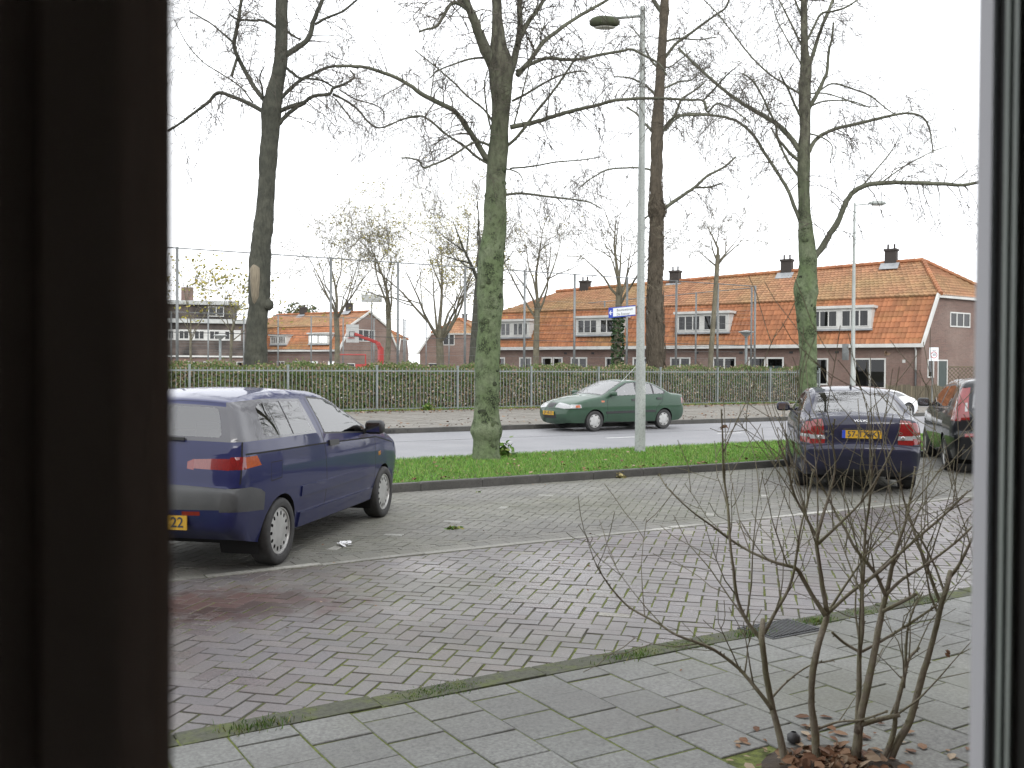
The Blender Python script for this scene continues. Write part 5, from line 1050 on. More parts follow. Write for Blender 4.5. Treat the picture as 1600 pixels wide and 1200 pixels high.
        MB().box((xs0+.25,-hw*.5,s.sill-.03),(xs1,hw*.5,s.sill+.3)).box((s.arches[0][0]+s.arches[0][2]+.04,-hw*.93,s.sill-.005),(s.arches[1][0]-s.arches[1][2]-.04,hw*.93,s.sill+.22)).build('floor_pan', 'gap_black', s.root)
    def put(s, mb, key, regs):
        if key < 0: s.paintbuf.add(mb.v, mb.f); return
        nm, mat, _ = regs[key]
        if nm == 'gap': s.gaps.add(mb.v, mb.f)
        elif nm == 'body': s.paintbuf.add(mb.v, mb.f)
        else: mb.build(nm, mat, s.root, smooth=True)
    def trim(s, nm, mat, P, off=.012, sides=(1,-1), parent=None):
        """moulding that stands proud of the side"""
        P = dens([(x*s.sx, z*s.sz) for x, z in P], .12)
        for sg in sides:
            mb = MB(); n = len(P); top = [(x, sg*(s.side(x,z)+off), z) for x, z in P]; low = [(x, sg*(s.side(x,z)-.004), z) for x, z in P]
            V, E, T = delaunay_2d_cdt([Vector(p) for p in P], [(i,(i+1) % n) for i in range(n)], [], 1, 1e-6)[:3]
            mb.add([(v.x, sg*(s.side(v.x,v.y)+off), v.y) for v in V], [tuple(t) for t in T]); mb.add(top+low, [(i,(i+1) % n, n+(i+1) % n, n+i) for i in range(n)]); mb.build(nm, mat, parent or s.root, fix=True, smooth=True, angle=40)
    def wheel(s, xw, y, R, wid, rim, style, steer=0.0):
        for sg in (1, -1):
            w = bpy.data.objects.new('wheel', None); 
            t = MB(); hw = wid/2; t.lathe([(hw*.75,rim*1.0),(hw*.98,rim*1.06),(hw*1.04,(rim+R)/2),(hw*.95,R*.965),(hw*.8,R*.99),(hw*.4,R),(-hw*.4,R),(-hw*.8,R*.99),(-hw*.98,R*.95),(-hw,rim),(-hw*.6,rim*.9)], 36, 'y')
            for k in (.3,-.05,-.4,.62): pass
            ty = t.build('wheel', 'black_rubber', s.root, smooth=True, angle=50); ty.location = (xw*s.sx, sg*y, R); ty.rotation_euler = (0, 0, steer if sg > 0 else math.pi+steer)
            rb = MB(); rb.lathe([(hw*.70,rim*1.01),(hw*.86,rim*1.0),(hw*.86,rim*.95),(hw*.6,rim*.92)], 36, 'y'); rb.build('rim', 'silver_rim', ty, smooth=True, angle=40)
            MB().lathe([(hw*.35,.001),(hw*.35,rim*.97)], 24, 'y').build('brake', 'gap_black', ty)
            vs = [Vector((rim*.96*math.cos(a), rim*.96*math.sin(a))) for a in np.linspace(0, 2*math.pi, 40, endpoint=False)]; ed = [(i,(i+1) % 40) for i in range(40)]; holes = []
            for P in style(rim): o = len(vs); vs += [Vector(p) for p in P]; ed += [(o+i, o+(i+1) % len(P)) for i in range(len(P))]; holes.append(P)
            for rr_ in (.0,.2,.4,.55,.75): vs += [Vector((rim*rr_*math.cos(a), rim*rr_*math.sin(a))) for a in np.linspace(0, 6.28, 14 if rr_ else 2, endpoint=False)][:14 if rr_ else 1]
            V, E, T = delaunay_2d_cdt(vs, ed, [], 0, 1e-6)[:3]; fm = MB(); f = []
            for tt in T:
                cx, cy = sum(V[i].x for i in tt)/3, sum(V[i].y for i in tt)/3
                if math.hypot(cx, cy) < rim*.96 and not any(inpoly(cx, cy, P) for P in holes): f.append(tuple(tt))
            dome = lambda q: hw*(.82-.10*(q/rim)**2+.06*math.exp(-(q/rim/.22)**2))
            fm.add([(v.x, dome(v.length), v.y) for v in V], f); fm.build('wheel_cover', 'silver_rim', ty, smooth=True)
            bpy.data.objects.remove(w)
    def seats(s, front, rear, zs=.55, y=.36, hr=1.12):
        for x in (front, rear):
            for sg in (1, -1):
                MB().box((x*s.sx-.26,sg*y-.23,zs-.2),(x*s.sx+.26,sg*y+.23,zs)).build('seat', 'cabin', s.root, bevel=.06)
                MB().add([(x*s.sx-.36+i*.0+dx,sg*y+dy,z) for z, dx0 in ((zs-.05,.06),(hr-.17,-.1)) for dx, dy in ((dx0,-.22),(dx0+.14,-.22),(dx0+.14,.22),(dx0,.22)) for i in (0,)], [(3,2,1,0),(4,5,6,7),(0,1,5,4),(1,2,6,5),(2,3,7,6),(3,0,4,7)]).build('backrest', 'cabin', s.root, bevel=.05)
                MB().box((x*s.sx-.49,sg*y-.12,hr-.14),(x*s.sx-.39,sg*y+.12,hr+.04)).build('headrest', 'cabin', s.root, bevel=.035)
    def mirror(s, x, z, mat, y=.1, sides=(1,-1), L=.2, h=.15):
        z *= s.sz
        for sg in sides:
            y0 = sg*(s.W(x*s.sx, z)-.02); c = Vector((x*s.sx, y0+sg*(y+.06), z+.05)); o = MB().box((c.x-.07,c.y-L/2,c.z-h/2),(c.x+.07,c.y+L/2,c.z+h/2)).build('mirror', mat, s.root, bevel=.045)
            MB().poly([(c.x-.071,c.y-L*.36,c.z-h*.33),(c.x-.071,c.y+L*.36,c.z-h*.33),(c.x-.071,c.y+L*.36,c.z+h*.33),(c.x-.071,c.y-L*.36,c.z+h*.33)][::-1]).build('mirror_glass', 'mirror_sky', o)
            MB().bar((c.x+.02,y0,z-.01),(c.x+.02,c.y-sg*L*.3,z+.02), .06, .05).build('mirror_arm', 'trim_black', o)
    def plate(s, t, txt, w=.52, h=.11, y=0, rear=True, z=None, eu=True, tx=0, align='CENTER'):
        p = s.strip(t, y/.8); x, zz, nx, nz = s.at(t); sg = -1 if rear else 1; x0 = p[0]+sg*.012; zc = z if z else p[2]
        o = MB().box((min(x0,x0+sg*.012),y-w/2,zc-h/2),(max(x0,x0+sg*.012),y+w/2,zc+h/2)).build('number_plate', 'plate_yellow', s.root); xf = x0+sg*.0135
        M = Matrix(((0,0,sg,xf),(sg,0,0,y+tx*sg),(0,1,0,zc),(0,0,0,1))); text('characters', txt, h*1.02, 'sign_ink', o, M, align, .001, .98, .0012)
        if eu: yb = y-sg*(w/2-.022); MB().box((min(xf,xf+sg*.001),yb-.022,zc-h/2),(max(xf,xf+sg*.001),yb+.022,zc+h/2)).build('euro_band', 'sign_blue', o)
        return o
pm('mirror_sky', (.5,.55,.6), rough=.05, metal=1.0)
def ovals(n, r0, a, b, ph=0.0):
    return lambda rim: [[(rim*(r0+a*math.cos(t))*math.cos(k)-rim*b*math.sin(t)*math.sin(k), rim*(r0+a*math.cos(t))*math.sin(k)+rim*b*math.sin(t)*math.cos(k)) for t in np.linspace(0, 6.283, 12, endpoint=False)] for k in (ph+2*math.pi*i/n for i in range(n))]
def wedges(n, r0, r1, fill):
    def f(rim):
        out = []
        for i in range(n):
            a = 2*math.pi*i/n; w = math.pi/n*fill; out.append([(rim*r0*math.cos(a+k), rim*r0*math.sin(a+k)) for k in (-w*.6,0,w*.6)]+[(rim*r1*math.cos(a+k), rim*r1*math.sin(a+k)) for k in (w,w*.5,0,-w*.5,-w)])
        return out
    return f
# ---- blue three door hatchback
O = [(-.58,.30),(-.69,.40),(-.715,.55),(-.70,.68),(-.665,.72),(-.64,.86),(-.595,1.05),(-.51,1.25),(-.465,1.335),(-.36,1.385),(.2,1.437),(.8,1.435),(1.25,1.385),(1.70,1.20),(2.1,1.03),(2.6,.955),(3.0,.845),(3.24,.70),(3.31,.55),(3.30,.38),(3.20,.26)]
prof = [(.2,.775),(.32,.81),(.5,.842),(.62,.855),(.8,.85),(.95,.835),(1.05,.815),(1.2,.745),(1.35,.665),(1.45,.62)]
plan = [(-.72,.86),(-.66,.92),(-.55,.96),(-.3,.985),(0,1),(1,1),(2,.995),(2.6,.968),(3.0,.92),(3.2,.86),(3.33,.76)]
A = Car('blue_hatchback', 'dark blue three door hatchback with grey bumper at the left, seen from behind', (2.08,8.94), rad(47.4), O, prof, plan, ((0,.29,.335),(2.54,.29,.335)), .25, 'paint_blue', 1.1, .075, ((0,.0),(2,.05),(5,.06),(7,.05),(9,.03),(11,.025),(14,.03),(17,.05),(20,.05)), .29, sz=1.055)
glass_q = [(.74,1.06),(.68,1.35),(.0,1.368),(-.30,1.35),(-.385,1.30),(-.465,1.09),(-.3,1.078)]
A.shell([('window','car_glass_side',[(.68,1.075),(.63,1.335),(.30,1.35),(.30,1.07)]), ('gap',None,line([(.29,1.07),(.27,1.355)],.02)), ('window','car_glass_side',[(.275,1.075),(.26,1.345),(-.10,1.345),(-.17,1.31),(-.22,1.10),(-.14,1.08)]), ('window_border','frit',[(.76,1.05),(.69,1.362),(.0,1.382),(-.33,1.372),(-.52,1.36),(-.66,1.062),(-.3,1.06)]),
  ('window','car_glass_side',[(.94,1.045),(1.98,.985),(1.93,1.02),(1.60,1.19),(1.25,1.325),(1.1,1.345),(.87,1.36)]), ('window_seal','trim_black',[(.915,1.03),(2.05,.965),(1.96,1.03),(1.61,1.21),(1.26,1.345),(1.1,1.362),(.84,1.38)]),
  ('tail_light','lens_orange',[(-.55,.855),(-.335,.865),(-.39,.945),(-.55,.945)]), ('tail_light','lens_red',[(-.75,.85),(-.55,.85),(-.55,.95),(-.75,.945)]), ('bumper','bumper_grey',[(-.8,.54),(-.8,.712),(-.5,.708),(-.36,.675),(-.30,.64),(-.30,.50)]),
  ('gap',None,line([(-.62,.74),(-.575,.98),(-.55,1.06),(-.44,1.37)],.011)), ('gap',None,line([(-.55,.965),(.2,.955),(.86,.945),(2.28,.905),(2.9,.80)],.014)), ('gap',None,line([(.80,1.36),(.86,1.04),(.90,.9),(.92,.42),(.90,.33)],.011)), ('gap',None,line([(2.16,1.0),(2.24,.9),(2.24,.42),(2.14,.33)],.010)), ('gap',None,line([(-.20,.72),(-.02,.73),(.0,.87),(-.18,.87),(-.20,.72)],.008)), ('indicator','lens_orange',[(2.34,.70),(2.42,.70),(2.42,.745),(2.34,.745)])],
 [('rear_window','car_glass_side',[(6.2,-.86),(6.2,.86),(6.3,.89),(7.6,.89),(7.72,.84),(7.72,-.84),(7.6,-.89),(6.3,-.89)]), ('window_border','frit',[(6.05,-1),(6.05,1),(7.92,1),(7.92,-1)]), ('windscreen','car_glass_dark',[(12.15,-.9),(12.15,.9),(13.9,.93),(13.9,-.93)]),
  ('tail_light','lens_red',[(4.92,-1),(5.42,-1),(5.40,-.78),(4.94,-.78)]), ('tail_light','lens_pink',[(4.94,-.78),(5.40,-.78),(5.36,-.58),(4.97,-.58)]), ('tail_light','lens_red',[(4.90,-.58),(5.38,-.58),(5.25,-.50),(4.95,-.5)]), ('tail_light','lens_red',[(4.92,1),(5.42,1),(5.40,.78),(4.94,.78)]), ('tail_light','lens_pink',[(4.94,.78),(5.40,.78),(5.36,.58),(4.97,.58)]),
  ('bumper','bumper_grey',[(2.0,-1),(2.0,1),(3.75,1),(3.75,-1)]), ('gap',None,line([(3.82,-1),(3.82,1)],.03)), ('rear_reflector','lens_red',[(1.72,-.76),(1.92,-.76),(1.92,-.53),(1.72,-.53)]), ('gap',None,line([(8.4,-.97),(8.4,.97)],.03)), ('headlight','lens_clear',[(16.8,.5),(16.8,.96),(17.3,.96),(17.3,.5)]), ('headlight','lens_clear',[(16.8,-.5),(16.8,-.96),(17.3,-.96),(17.3,-.5)]), ('grille','trim_black',[(16.9,-.3),(16.9,.3),(18,.1),(18,-.1)])])
A.wheel(0, .745, .295, .185, .205, ovals(14,.76,.105,.075)); A.wheel(2.54, .745, .295, .185, .205, ovals(14,.76,.105,.075), .0); A.seats(1.2, .25, .5, .36, 1.15); A.mirror(1.92, .985, 'trim_black', .09, L=.21, h=.15)
A.trim('side_moulding', 'paint_blue', [(.36,.52),(.36,.61),(2.18,.60),(2.18,.52)], .012); A.trim('sill_skirt', 'paint_blue', [(.36,.25),(.36,.38),(2.18,.37),(2.18,.25)], .022); A.trim('door_handle', 'trim_black', [(.98,.915),(.98,.965),(1.20,.96),(1.20,.91)], .02)
A.plate(1.35, '22', .50, .115, -.15, True, .475, False, .165)
MB().bar(Vector(A.strip(6.1,-.45))+Vector((-.02,0,.0)), Vector(A.strip(6.12,.35))+Vector((-.02,0,.01)), .02, .025).build('rear_wiper', 'trim_black', A.root)
# ---- dark saloon seen from behind
O = [(-.80,.25),(-.93,.36),(-.975,.55),(-.985,.645),(-.90,.69),(-.895,.93),(-.86,1.035),(-.76,1.065),(-.50,1.085),(-.12,1.27),(.22,1.395),(.6,1.45),(1.0,1.46),(1.45,1.415),(1.9,1.23),(2.35,1.04),(2.9,.95),(3.3,.80),(3.47,.62),(3.47,.40),(3.38,.24)]
prof = [(.2,.78),(.35,.825),(.55,.852),(.7,.858),(.88,.845),(1.0,.82),(1.08,.79),(1.25,.71),(1.4,.635),(1.47,.6)]
plan = [(-.98,.83),(-.9,.90),(-.75,.95),(-.4,.985),(0,1),(1.5,1),(2.4,.99),(2.9,.96),(3.2,.9),(3.4,.8),(3.5,.7)]
V_ = Car('dark_saloon', 'dark navy saloon with yellow plate, parked behind the bare shrub, seen from the rear', (11.88,9.78), rad(45.5), O, prof, plan, ((0,.31,.35),(2.64,.31,.35)), .24, 'paint_navy', 1.05, .085, ((0,.0),(2,.09),(5,.07),(6,.06),(8,.045),(10,.035),(12,.03),(15,.04),(18,.09),(20,.06)), .315)
V_.shell([('window','car_glass',[(-.30,1.14),(.62,1.09),(.60,1.36),(.42,1.375),(.15,1.33)]), ('window','car_glass',[(.70,1.085),(1.98,1.05),(1.75,1.18),(1.4,1.34),(1.05,1.39),(.68,1.375)]), ('window_seal','trim_black',[(-.38,1.12),(2.06,1.035),(1.76,1.20),(1.42,1.36),(1.05,1.41),(.6,1.40),(.4,1.395),(.12,1.35)]),
  ('tail_light','lens_red',[(-1,.83),(-1,1.03),(-.84,1.01),(-.76,.9),(-.75,.84)]), ('tail_light','lens_clear',[(-1,.785),(-1,.83),(-.74,.84),(-.745,.80)]), ('tail_light','lens_red',[(-1,.70),(-1,.785),(-.745,.80),(-.77,.72)]), ('gap',None,line([(.66,1.38),(.66,.4),(.6,.3)],.01)), ('gap',None,line([(2.05,1.03),(2.08,.4),(2,.3)],.01)), ('gap',None,line([(-.95,.69),(-.4,.66)],.012))],
 [('rear_window','car_glass',[(8.15,-.87),(8.12,0),(8.15,.87),(9.8,.86),(9.82,0),(9.8,-.86)]), ('window_border','frit',[(8.05,-.95),(8.03,0),(8.05,.95),(9.95,.93),(9.97,0),(9.95,-.93)]), ('windscreen','car_glass',[(13.2,-.88),(13.2,.88),(14.9,.92),(14.9,-.92)])]
 +[r for sg in (1,-1) for r in (('tail_light','lens_red',[(4.57,sg*.72),(4.57,sg),(5.95,sg),(5.98,sg*.80),(5.2,sg*.76)]), ('tail_light','lens_clear',[(4.36,sg*.70),(4.36,sg),(4.57,sg),(4.57,sg*.72)]), ('tail_light','lens_red',[(4.04,sg*.71),(4.04,sg),(4.36,sg),(4.36,sg*.70)]), ('gap',None,line([(4.0,sg*.68),(5.2,sg*.74),(6.1,sg*.79),(7.6,sg*.92)],.012)))]
 +[('gap',None,line([(3.98,-1),(3.98,1)],.03)), ('plate_recess','trim_black',[(4.36,-.34),(4.36,.34),(4.95,.36),(4.95,-.36)]), ('lower_bumper','trim_black',[(.0,-.7),(.0,.7),(1.1,.62),(1.1,-.62)]), ('gap',None,line([(9.98,-.95),(9.98,.95)],.02))])
V_.wheel(0, .74, .315, .205, .215, wedges(5,.3,.9,.7)); V_.wheel(2.64, .74, .315, .205, .215, wedges(5,.3,.9,.7)); V_.seats(1.35, .45, .5, .37, 1.2); V_.mirror(2.0, 1.06, 'paint_navy', .1, L=.22, h=.15)
V_.plate(4.62, '57-TX-KJ', .52, .11, 0, True, .845, True, .02)
def badge(car, txt, t, y, size):
    x, z, nx, nz = car.at(t); p = Vector(car.strip(t, y/(car.W(x,z)-car.r), .004)); n = Vector((nx,0,nz)); ry = Vector((0,-1,0)); up = n.cross(ry)
    M = Matrix(((ry.x,up.x,n.x,p.x),(ry.y,up.y,n.y,p.y),(ry.z,up.z,n.z,p.z),(0,0,0,1))); text('badge', txt, size, 'chrome', car.root, M, 'CENTER', .002, 1.3)
badge(V_, 'VOLVO', 5.6, .0, .045); badge(V_, 'S40', 4.75, .47, .05); badge(V_, 'D', 4.7, -.52, .05)
p = V_.strip(10.6, 0); MB().add([(p[0]-.06,-.012,p[2]),(p[0]+.08,-.02,p[2]),(p[0]+.08,.02,p[2]),(p[0]-.06,.012,p[2]),(p[0]-.06,0,p[2]+.07)], [(0,1,4),(1,2,4),(2,3,4),(3,0,4)]).build('antenna_fin', 'trim_black', V_.root, fix=True)
p = V_.strip(2.2, 0); MB().box((p[0]-.012,-.78,.605),(p[0]+.25,.78,.622)).build('bumper_ledge', 'bumper_grey', V_.root) if False else None
for sg in (1,-1):
    for q in (4.46,): x, z, nx, nz = V_.at(q); pc = Vector(V_.strip(q, sg*.80, .004)); MB().lathe([(.0,.028),(.006,.03),(.008,.02),(.004,.001)], 14, 'x', (0,0,0)).build('reverse_lamp', 'chrome', V_.root, smooth=True).matrix_local = Matrix.Translation(pc)@Matrix.Rotation(math.pi,4,'Z')
# ---- black high roofed hatchback at the window frame
O = [(-.72,.26),(-.80,.4),(-.84,.6),(-.82,.70),(-.79,.74),(-.78,.96),(-.73,1.1),(-.55,1.40),(-.46,1.53),(-.22,1.575),(.5,1.59),(1.0,1.565),(1.4,1.47),(1.9,1.24),(2.35,1.07),(2.8,.985),(3.15,.86),(3.38,.66),(3.42,.45),(3.3,.25)]
prof = [(.2,.82),(.4,.87),(.6,.905),(.8,.905),(.95,.885),(1.05,.855),(1.25,.78),(1.45,.69),(1.6,.62)]
plan = [(-.85,.86),(-.78,.91),(-.6,.96),(-.3,.985),(0,1),(1.5,1),(2.4,.985),(2.9,.95),(3.2,.88),(3.42,.75)]
M_ = Car('black_hatchback', 'black high roofed car with tall red tail light beside the window frame', (15.85,9.98), rad(42), O, prof, plan, ((0,.31,.355),(2.64,.31,.355)), .25, 'paint_black', 1.08, .08, ((0,.0),(2,.07),(5,.06),(8,.04),(11,.03),(15,.04),(19,.06)), .315)
M_.shell([('window','car_glass',[(-.18,1.13),(.70,1.09),(.66,1.46),(.2,1.48),(-.22,1.44)]), ('window','car_glass',[(.80,1.085),(2.0,1.06),(1.7,1.24),(1.35,1.40),(1.0,1.45),(.76,1.46)]), ('window_seal','trim_black',[(-.30,1.11),(2.08,1.045),(1.72,1.26),(1.36,1.42),(1.0,1.475),(.2,1.505),(-.27,1.47)]), ('tail_light','lens_clear',[(-.66,1.08),(-.615,1.08),(-.56,1.22),(-.605,1.22)]), ('tail_light','lens_red',[(-.9,.90),(-.60,.90),(-.44,1.38),(-.47,1.45),(-.62,1.45)]),
  ('gap',None,line([(.74,1.46),(.74,.4)],.01)), ('gap',None,line([(2.08,1.03),(2.1,.4)],.01)), ('gap',None,line([(-.3,1.0),(-.28,.72)],.01))],
 [('rear_window','car_glass_dark',[(6.05,-.8),(6.05,.8),(7.7,.8),(7.7,-.8)]), ('windscreen','car_glass',[(12.1,-.9),(12.1,.9),(13.9,.93),(13.9,-.93)])]+[r for sg in (1,-1) for r in (('tail_light','lens_clear',[(5.75,sg*.885),(5.75,sg*.945),(6.35,sg*.96),(6.35,sg*.91)]), ('tail_light','lens_red',[(4.8,sg*.82),(4.8,sg),(7.3,sg),(7.3,sg*.93),(6.2,sg*.88)]), ('rear_reflector','lens_red',[(2.3,sg*.6),(2.3,sg*.95),(2.9,sg*.95),(2.9,sg*.6)]))]+[('bumper','bumper_grey',[(0,-1),(0,1),(1.2,1),(1.2,-1)])])
M_.wheel(0, .775, .32, .21, .225, wedges(5,.28,.9,.65)); M_.wheel(2.64, .775, .32, .21, .225, wedges(5,.28,.9,.65)); M_.seats(1.35, .4, .6, .37, 1.3); M_.mirror(2.02, 1.07, 'paint_black', .1, L=.22, h=.16); M_.trim('door_handle', 'chrome', [(.84,.985),(.84,1.02),(1.02,1.02),(1.02,.985)], .025); M_.trim('door_handle', 'chrome', [(-.1,1.0),(-.1,1.035),(.08,1.035),(.08,1.0)], .025); M_.trim('belt_strip', 'chrome', [(-.2,1.085),(-.2,1.1),(2.0,1.04),(2.0,1.025)], .006)
# ---- green saloon on the road
O = [(-.72,.25),(-.83,.36),(-.86,.52),(-.84,.63),(-.81,.69),(-.82,.93),(-.77,.99),(-.45,1.02),(-.30,1.045),(.05,1.22),(.36,1.34),(.7,1.385),(1.0,1.395),(1.35,1.36),(1.78,1.18),(2.22,.985),(2.7,.90),(3.12,.79),(3.36,.68),(3.44,.52),(3.43,.38),(3.33,.24)]
prof = [(.2,.77),(.35,.815),(.5,.84),(.65,.845),(.8,.838),(.92,.815),(1.0,.785),(1.2,.70),(1.35,.625),(1.42,.6)]
plan = [(-.87,.84),(-.8,.9),(-.65,.95),(-.3,.985),(0,1),(1.5,1),(2.3,.99),(2.8,.96),(3.1,.91),(3.3,.84),(3.45,.72)]
G = Car('green_saloon', 'metallic green saloon parked at the far kerb behind the lamp post', (18.4,22.72), rad(182), O, prof, plan, ((0,.285,.325),(2.535,.285,.325)), .23, 'paint_green', 1.0, .075, ((0,.0),(2,.06),(6,.05),(9,.03),(12,.03),(15,.04),(18,.09),(19.5,.10),(21,.08)), .29)
G.shell([('window','car_glass',[(-.02,1.09),(.10,1.16),(.36,1.285),(.36,1.02),(.0,1.03)]), ('window','car_glass',[(.42,1.015),(.42,1.30),(.62,1.325),(.94,1.33),(.96,1.0)]), ('window','car_glass',[(1.05,.995),(1.03,1.335),(1.3,1.31),(1.62,1.18),(1.95,1.0),(1.98,.98)]), ('window_seal','trim_black',[(-.09,1.075),(-.03,1.015),(2.04,.965),(1.64,1.20),(1.32,1.33),(1.0,1.352),(.6,1.345),(.34,1.30),(.08,1.18)]),
  ('headlight','lens_orange',[(3.02,.655),(3.17,.66),(3.16,.725),(3.04,.735)]), ('headlight','lens_clear',[(2.98,.65),(3.5,.63),(3.5,.75),(3.0,.745)]), ('tail_light','lens_red',[(-.9,.72),(-.70,.73),(-.68,.90),(-.9,.91)]), ('gap',None,line([(1.0,1.34),(1.0,.4),(.95,.3)],.012)), ('gap',None,line([(2.06,.97),(2.12,.8),(2.1,.34)],.012)), ('gap',None,line([(.02,1.03),(.1,.8),(.32,.62),(.36,.34)],.012)), ('gap',None,line([(2.9,.62),(3.4,.62)],.014)), ('indicator','lens_orange',[(2.22,.80),(2.33,.80),(2.33,.845),(2.22,.845)])],
 [('rear_window','car_glass',[(8.1,-.85),(8.1,.85),(10,.85),(10,-.85)]), ('windscreen','car_glass',[(13.1,-.88),(13.1,.88),(14.9,.92),(14.9,-.92)]), ('windscreen_edge','trim_black',[(13.0,-.95),(13.0,.95),(15.05,.97),(15.05,-.97)]), ('grille','trim_black',[(17.75,-.30),(17.75,.30),(18.45,.24),(18.45,-.24)]), ('intake','trim_black',[(19.35,-.6),(19.35,.6),(19.95,.55),(19.95,-.55)]), ('gap',None,line([(18.55,-1),(18.55,1)],.03))]
 +[('headlight','lens_clear',[(17.62,sg*.36),(17.55,sg),(18.35,sg),(18.38,sg*.38)]) for sg in (1,-1)]+[('tail_light','lens_red',[(4.2,sg*.6),(4.2,sg),(5.2,sg),(5.2,sg*.6)]) for sg in (1,-1)])
G.wheel(0, .725, .285, .18, .185, wedges(7,.78,.99,.55)); G.wheel(2.535, .725, .285, .18, .185, wedges(7,.78,.99,.55)); G.seats(1.3, .4, .5, .35, 1.12); G.mirror(1.96, .985, 'paint_green', .08, L=.2, h=.13)
G.trim('side_moulding', 'trim_black', [(.36,.50),(.36,.56),(2.16,.54),(2.16,.48)], .012); G.trim('door_handle', 'trim_black', [(1.06,.83),(1.06,.88),(1.24,.88),(1.24,.83)], .02); G.trim('door_handle', 'trim_black', [(.12,.86),(.12,.91),(.30,.91),(.30,.86)], .02)
G.plate(19.0, 'SP-VB-22', .5, .11, 0, False, .50, False)
x, z, nx, nz = G.at(17.9); MB().add([(x+.03,-.1,z+.02),(x+.03,.1,z+.02),(x+.075,0,z-.06)], [(0,2,1)]).build('emblem', 'chrome', G.root)
p = Vector((1.4,.55,1.36)); MB().tube([p, p+Vector((-.75,0,.62))], .004, 4).build('aerial', 'chrome', G.root)
# ---- low white coupe half hidden behind the dark saloon
O = [(-.5,.24),(-.58,.4),(-.6,.6),(-.56,.76),(-.45,.88),(-.2,.97),(.1,1.12),(.5,1.22),(.9,1.25),(1.3,1.2),(1.75,1.0),(2.1,.86),(2.7,.76),(3.15,.66),(3.3,.5),(3.28,.35),(3.15,.22)]
prof = [(.2,.78),(.4,.84),(.6,.855),(.75,.84),(.85,.8),(1.0,.72),(1.25,.6)]
plan = [(-.87,.82),(-.7,.92),(-.4,.98),(0,1),(2,.995),(2.7,.95),(3.1,.86),(3.3,.72)]
COUPE_X = ay(1416, 620, 21.66).x; K_ = Car('white_coupe', 'low white coupe on the side street half hidden behind the dark saloon', (COUPE_X,22.4), rad(180), O, prof, plan, ((0,.3,.34),(2.45,.3,.34)), .22, 'paint_white', 1.0, .08, ((0,.0),(3,.05),(8,.02),(16,.06)), .3, sz=.87)
K_.shell([('window','car_glass_dark',[(.0,.98),(.6,.93),(1.75,.90),(1.4,1.10),(1.1,1.17),(.7,1.18),(.3,1.12)]), ('tail_light','lens_red',[(-.9,.62),(-.66,.64),(-.68,.76),(-.9,.76)])], [('rear_window','car_glass_dark',[(5.1,-.8),(5.1,.8),(6.7,.8),(6.7,-.8)]), ('windscreen','car_glass_dark',[(9.1,-.88),(9.1,.88),(10.9,.92),(10.9,-.92)])])
K_.wheel(0, .74, .3, .2, .215, wedges(5,.28,.9,.65)); K_.wheel(2.45, .74, .3, .2, .215, wedges(5,.28,.9,.65))
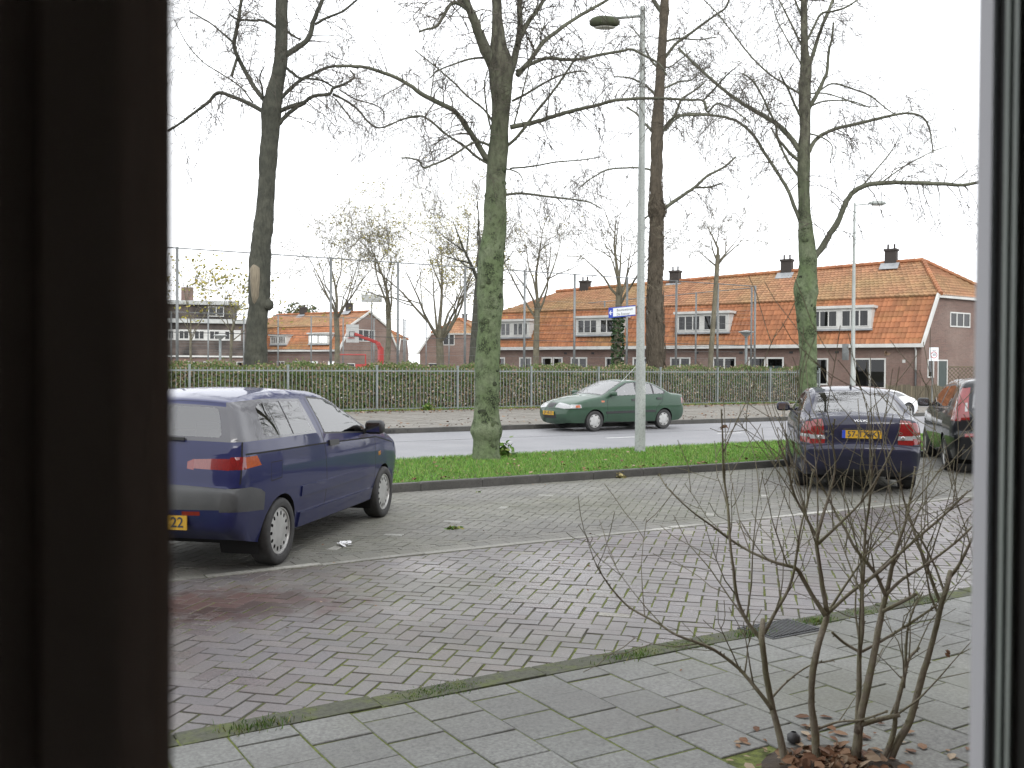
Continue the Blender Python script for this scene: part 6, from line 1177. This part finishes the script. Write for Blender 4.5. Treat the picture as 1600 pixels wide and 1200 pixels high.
# ------------------------------------------------------------------ the house the picture is taken from: window opening, wall, dark room behind
pm('room_paint', (.7,.68,.64), (.66,.64,.6), .9, 3); pm('inner_wall', (.36,.3,.27), (.3,.25,.22), .9, 3); pm('facade_out', (.2,.12,.1), (.15,.09,.075), .9, 6)
pm('frame_lilac', (.72,.72,.78), (.66,.66,.72), .45, 3); pm('frame_pale', (.42,.46,.44), (.34,.38,.36), .5, 4); pm('frame_dark', (.02,.02,.025), (.03,.03,.03), .5, 4)
YI, YO = .35, .56
e = ray(269, 600); XL = e.x/e.y*YI
nh = thing('near_house', 'dark wall beside the open window at the left edge', 'wall', (0,0,0))
MB().box((-9,YI,-.1),(XL,YO,6)).build('wall_left', 'inner_wall', nh)
MB().box((XL-.065,YI-.03,.95),(XL-.013,YI-.001,2.55)).box((XL-.045,YI-.042,.95),(XL-.024,YI-.0305,2.55)).build('window_jamb', pm('jamb_brown', (.5,.42,.38), (.4,.33,.3), .6, 4), nh)
MB().box((.95,YI,-.1),(12,YO,6)).build('wall_right', 'inner_wall', nh)
MB().box((XL,YI+.002,-.1),(.95,YO-.002,.95)).build('wall_below', 'inner_wall', nh); MB().box((XL,YI+.002,2.55),(.95,YO-.002,6)).build('wall_above', 'inner_wall', nh)
MB().box((-9,-4.2,.55),(12,YI,.6)).build('room_floor', 'room_paint', nh); MB().box((-9,-4.2,2.95),(12,YI,3.0)).build('room_ceiling', 'room_paint', nh)
MB().box((-9,-4.3,-.1),(12,-4.2,6)).build('room_back', 'room_paint', nh); MB().box((-9.1,-4.2,-.1),(-9,YO,6)).build('room_side', 'inner_wall', nh); MB().box((12,-4.2,-.1),(12.1,YO,6)).build('room_side', 'inner_wall', nh)
MB().box((-9,YO,-.1),(XL-.03,YO+.1,6)).box((1.4,YO,-.1),(12,YO+.1,6)).box((XL-.03,YO,2.6),(1.4,YO+.1,6)).box((XL-.03,YO,-.1),(1.4,YO+.1,.9)).build('facade', 'facade_out', nh)
MB().add([(-9.2,YO+.5,5.9),(12.2,YO+.5,5.9),(12.2,-2,8.2),(-9.2,-2,8.2),(-9.2,-4.8,5.9),(12.2,-4.8,5.9)], [(0,1,2,3),(3,2,5,4),(0,3,4),(1,5,2)]).build('roof', 'roof_tile', nh)
wfm = thing('window_frame', 'pale window frame post with dark seal at the right edge', 'window frame', (0,0,0))
XF = .70
def ycut(px): r = ray(px, 600); return XF/(r.x/r.y)
cuts = [1522, 1545, 1561, 1568, 1575, 1582, 1640]; mats = ['frame_lilac','frame_dark','frame_pale','frame_dark','frame_pale','frame_dark']; offs = [0,.006,.002,.005,.002,.008]; nms = ['outer_frame','seal','sash_edge','seal','sash_edge','jamb']
ys = [ycut(c) for c in cuts]
for i in range(6): MB().box((XF+offs[i], ys[i+1]+.0002, .95),(.95, ys[i]-.0002, 2.55)).build(nms[i], mats[i], wfm)
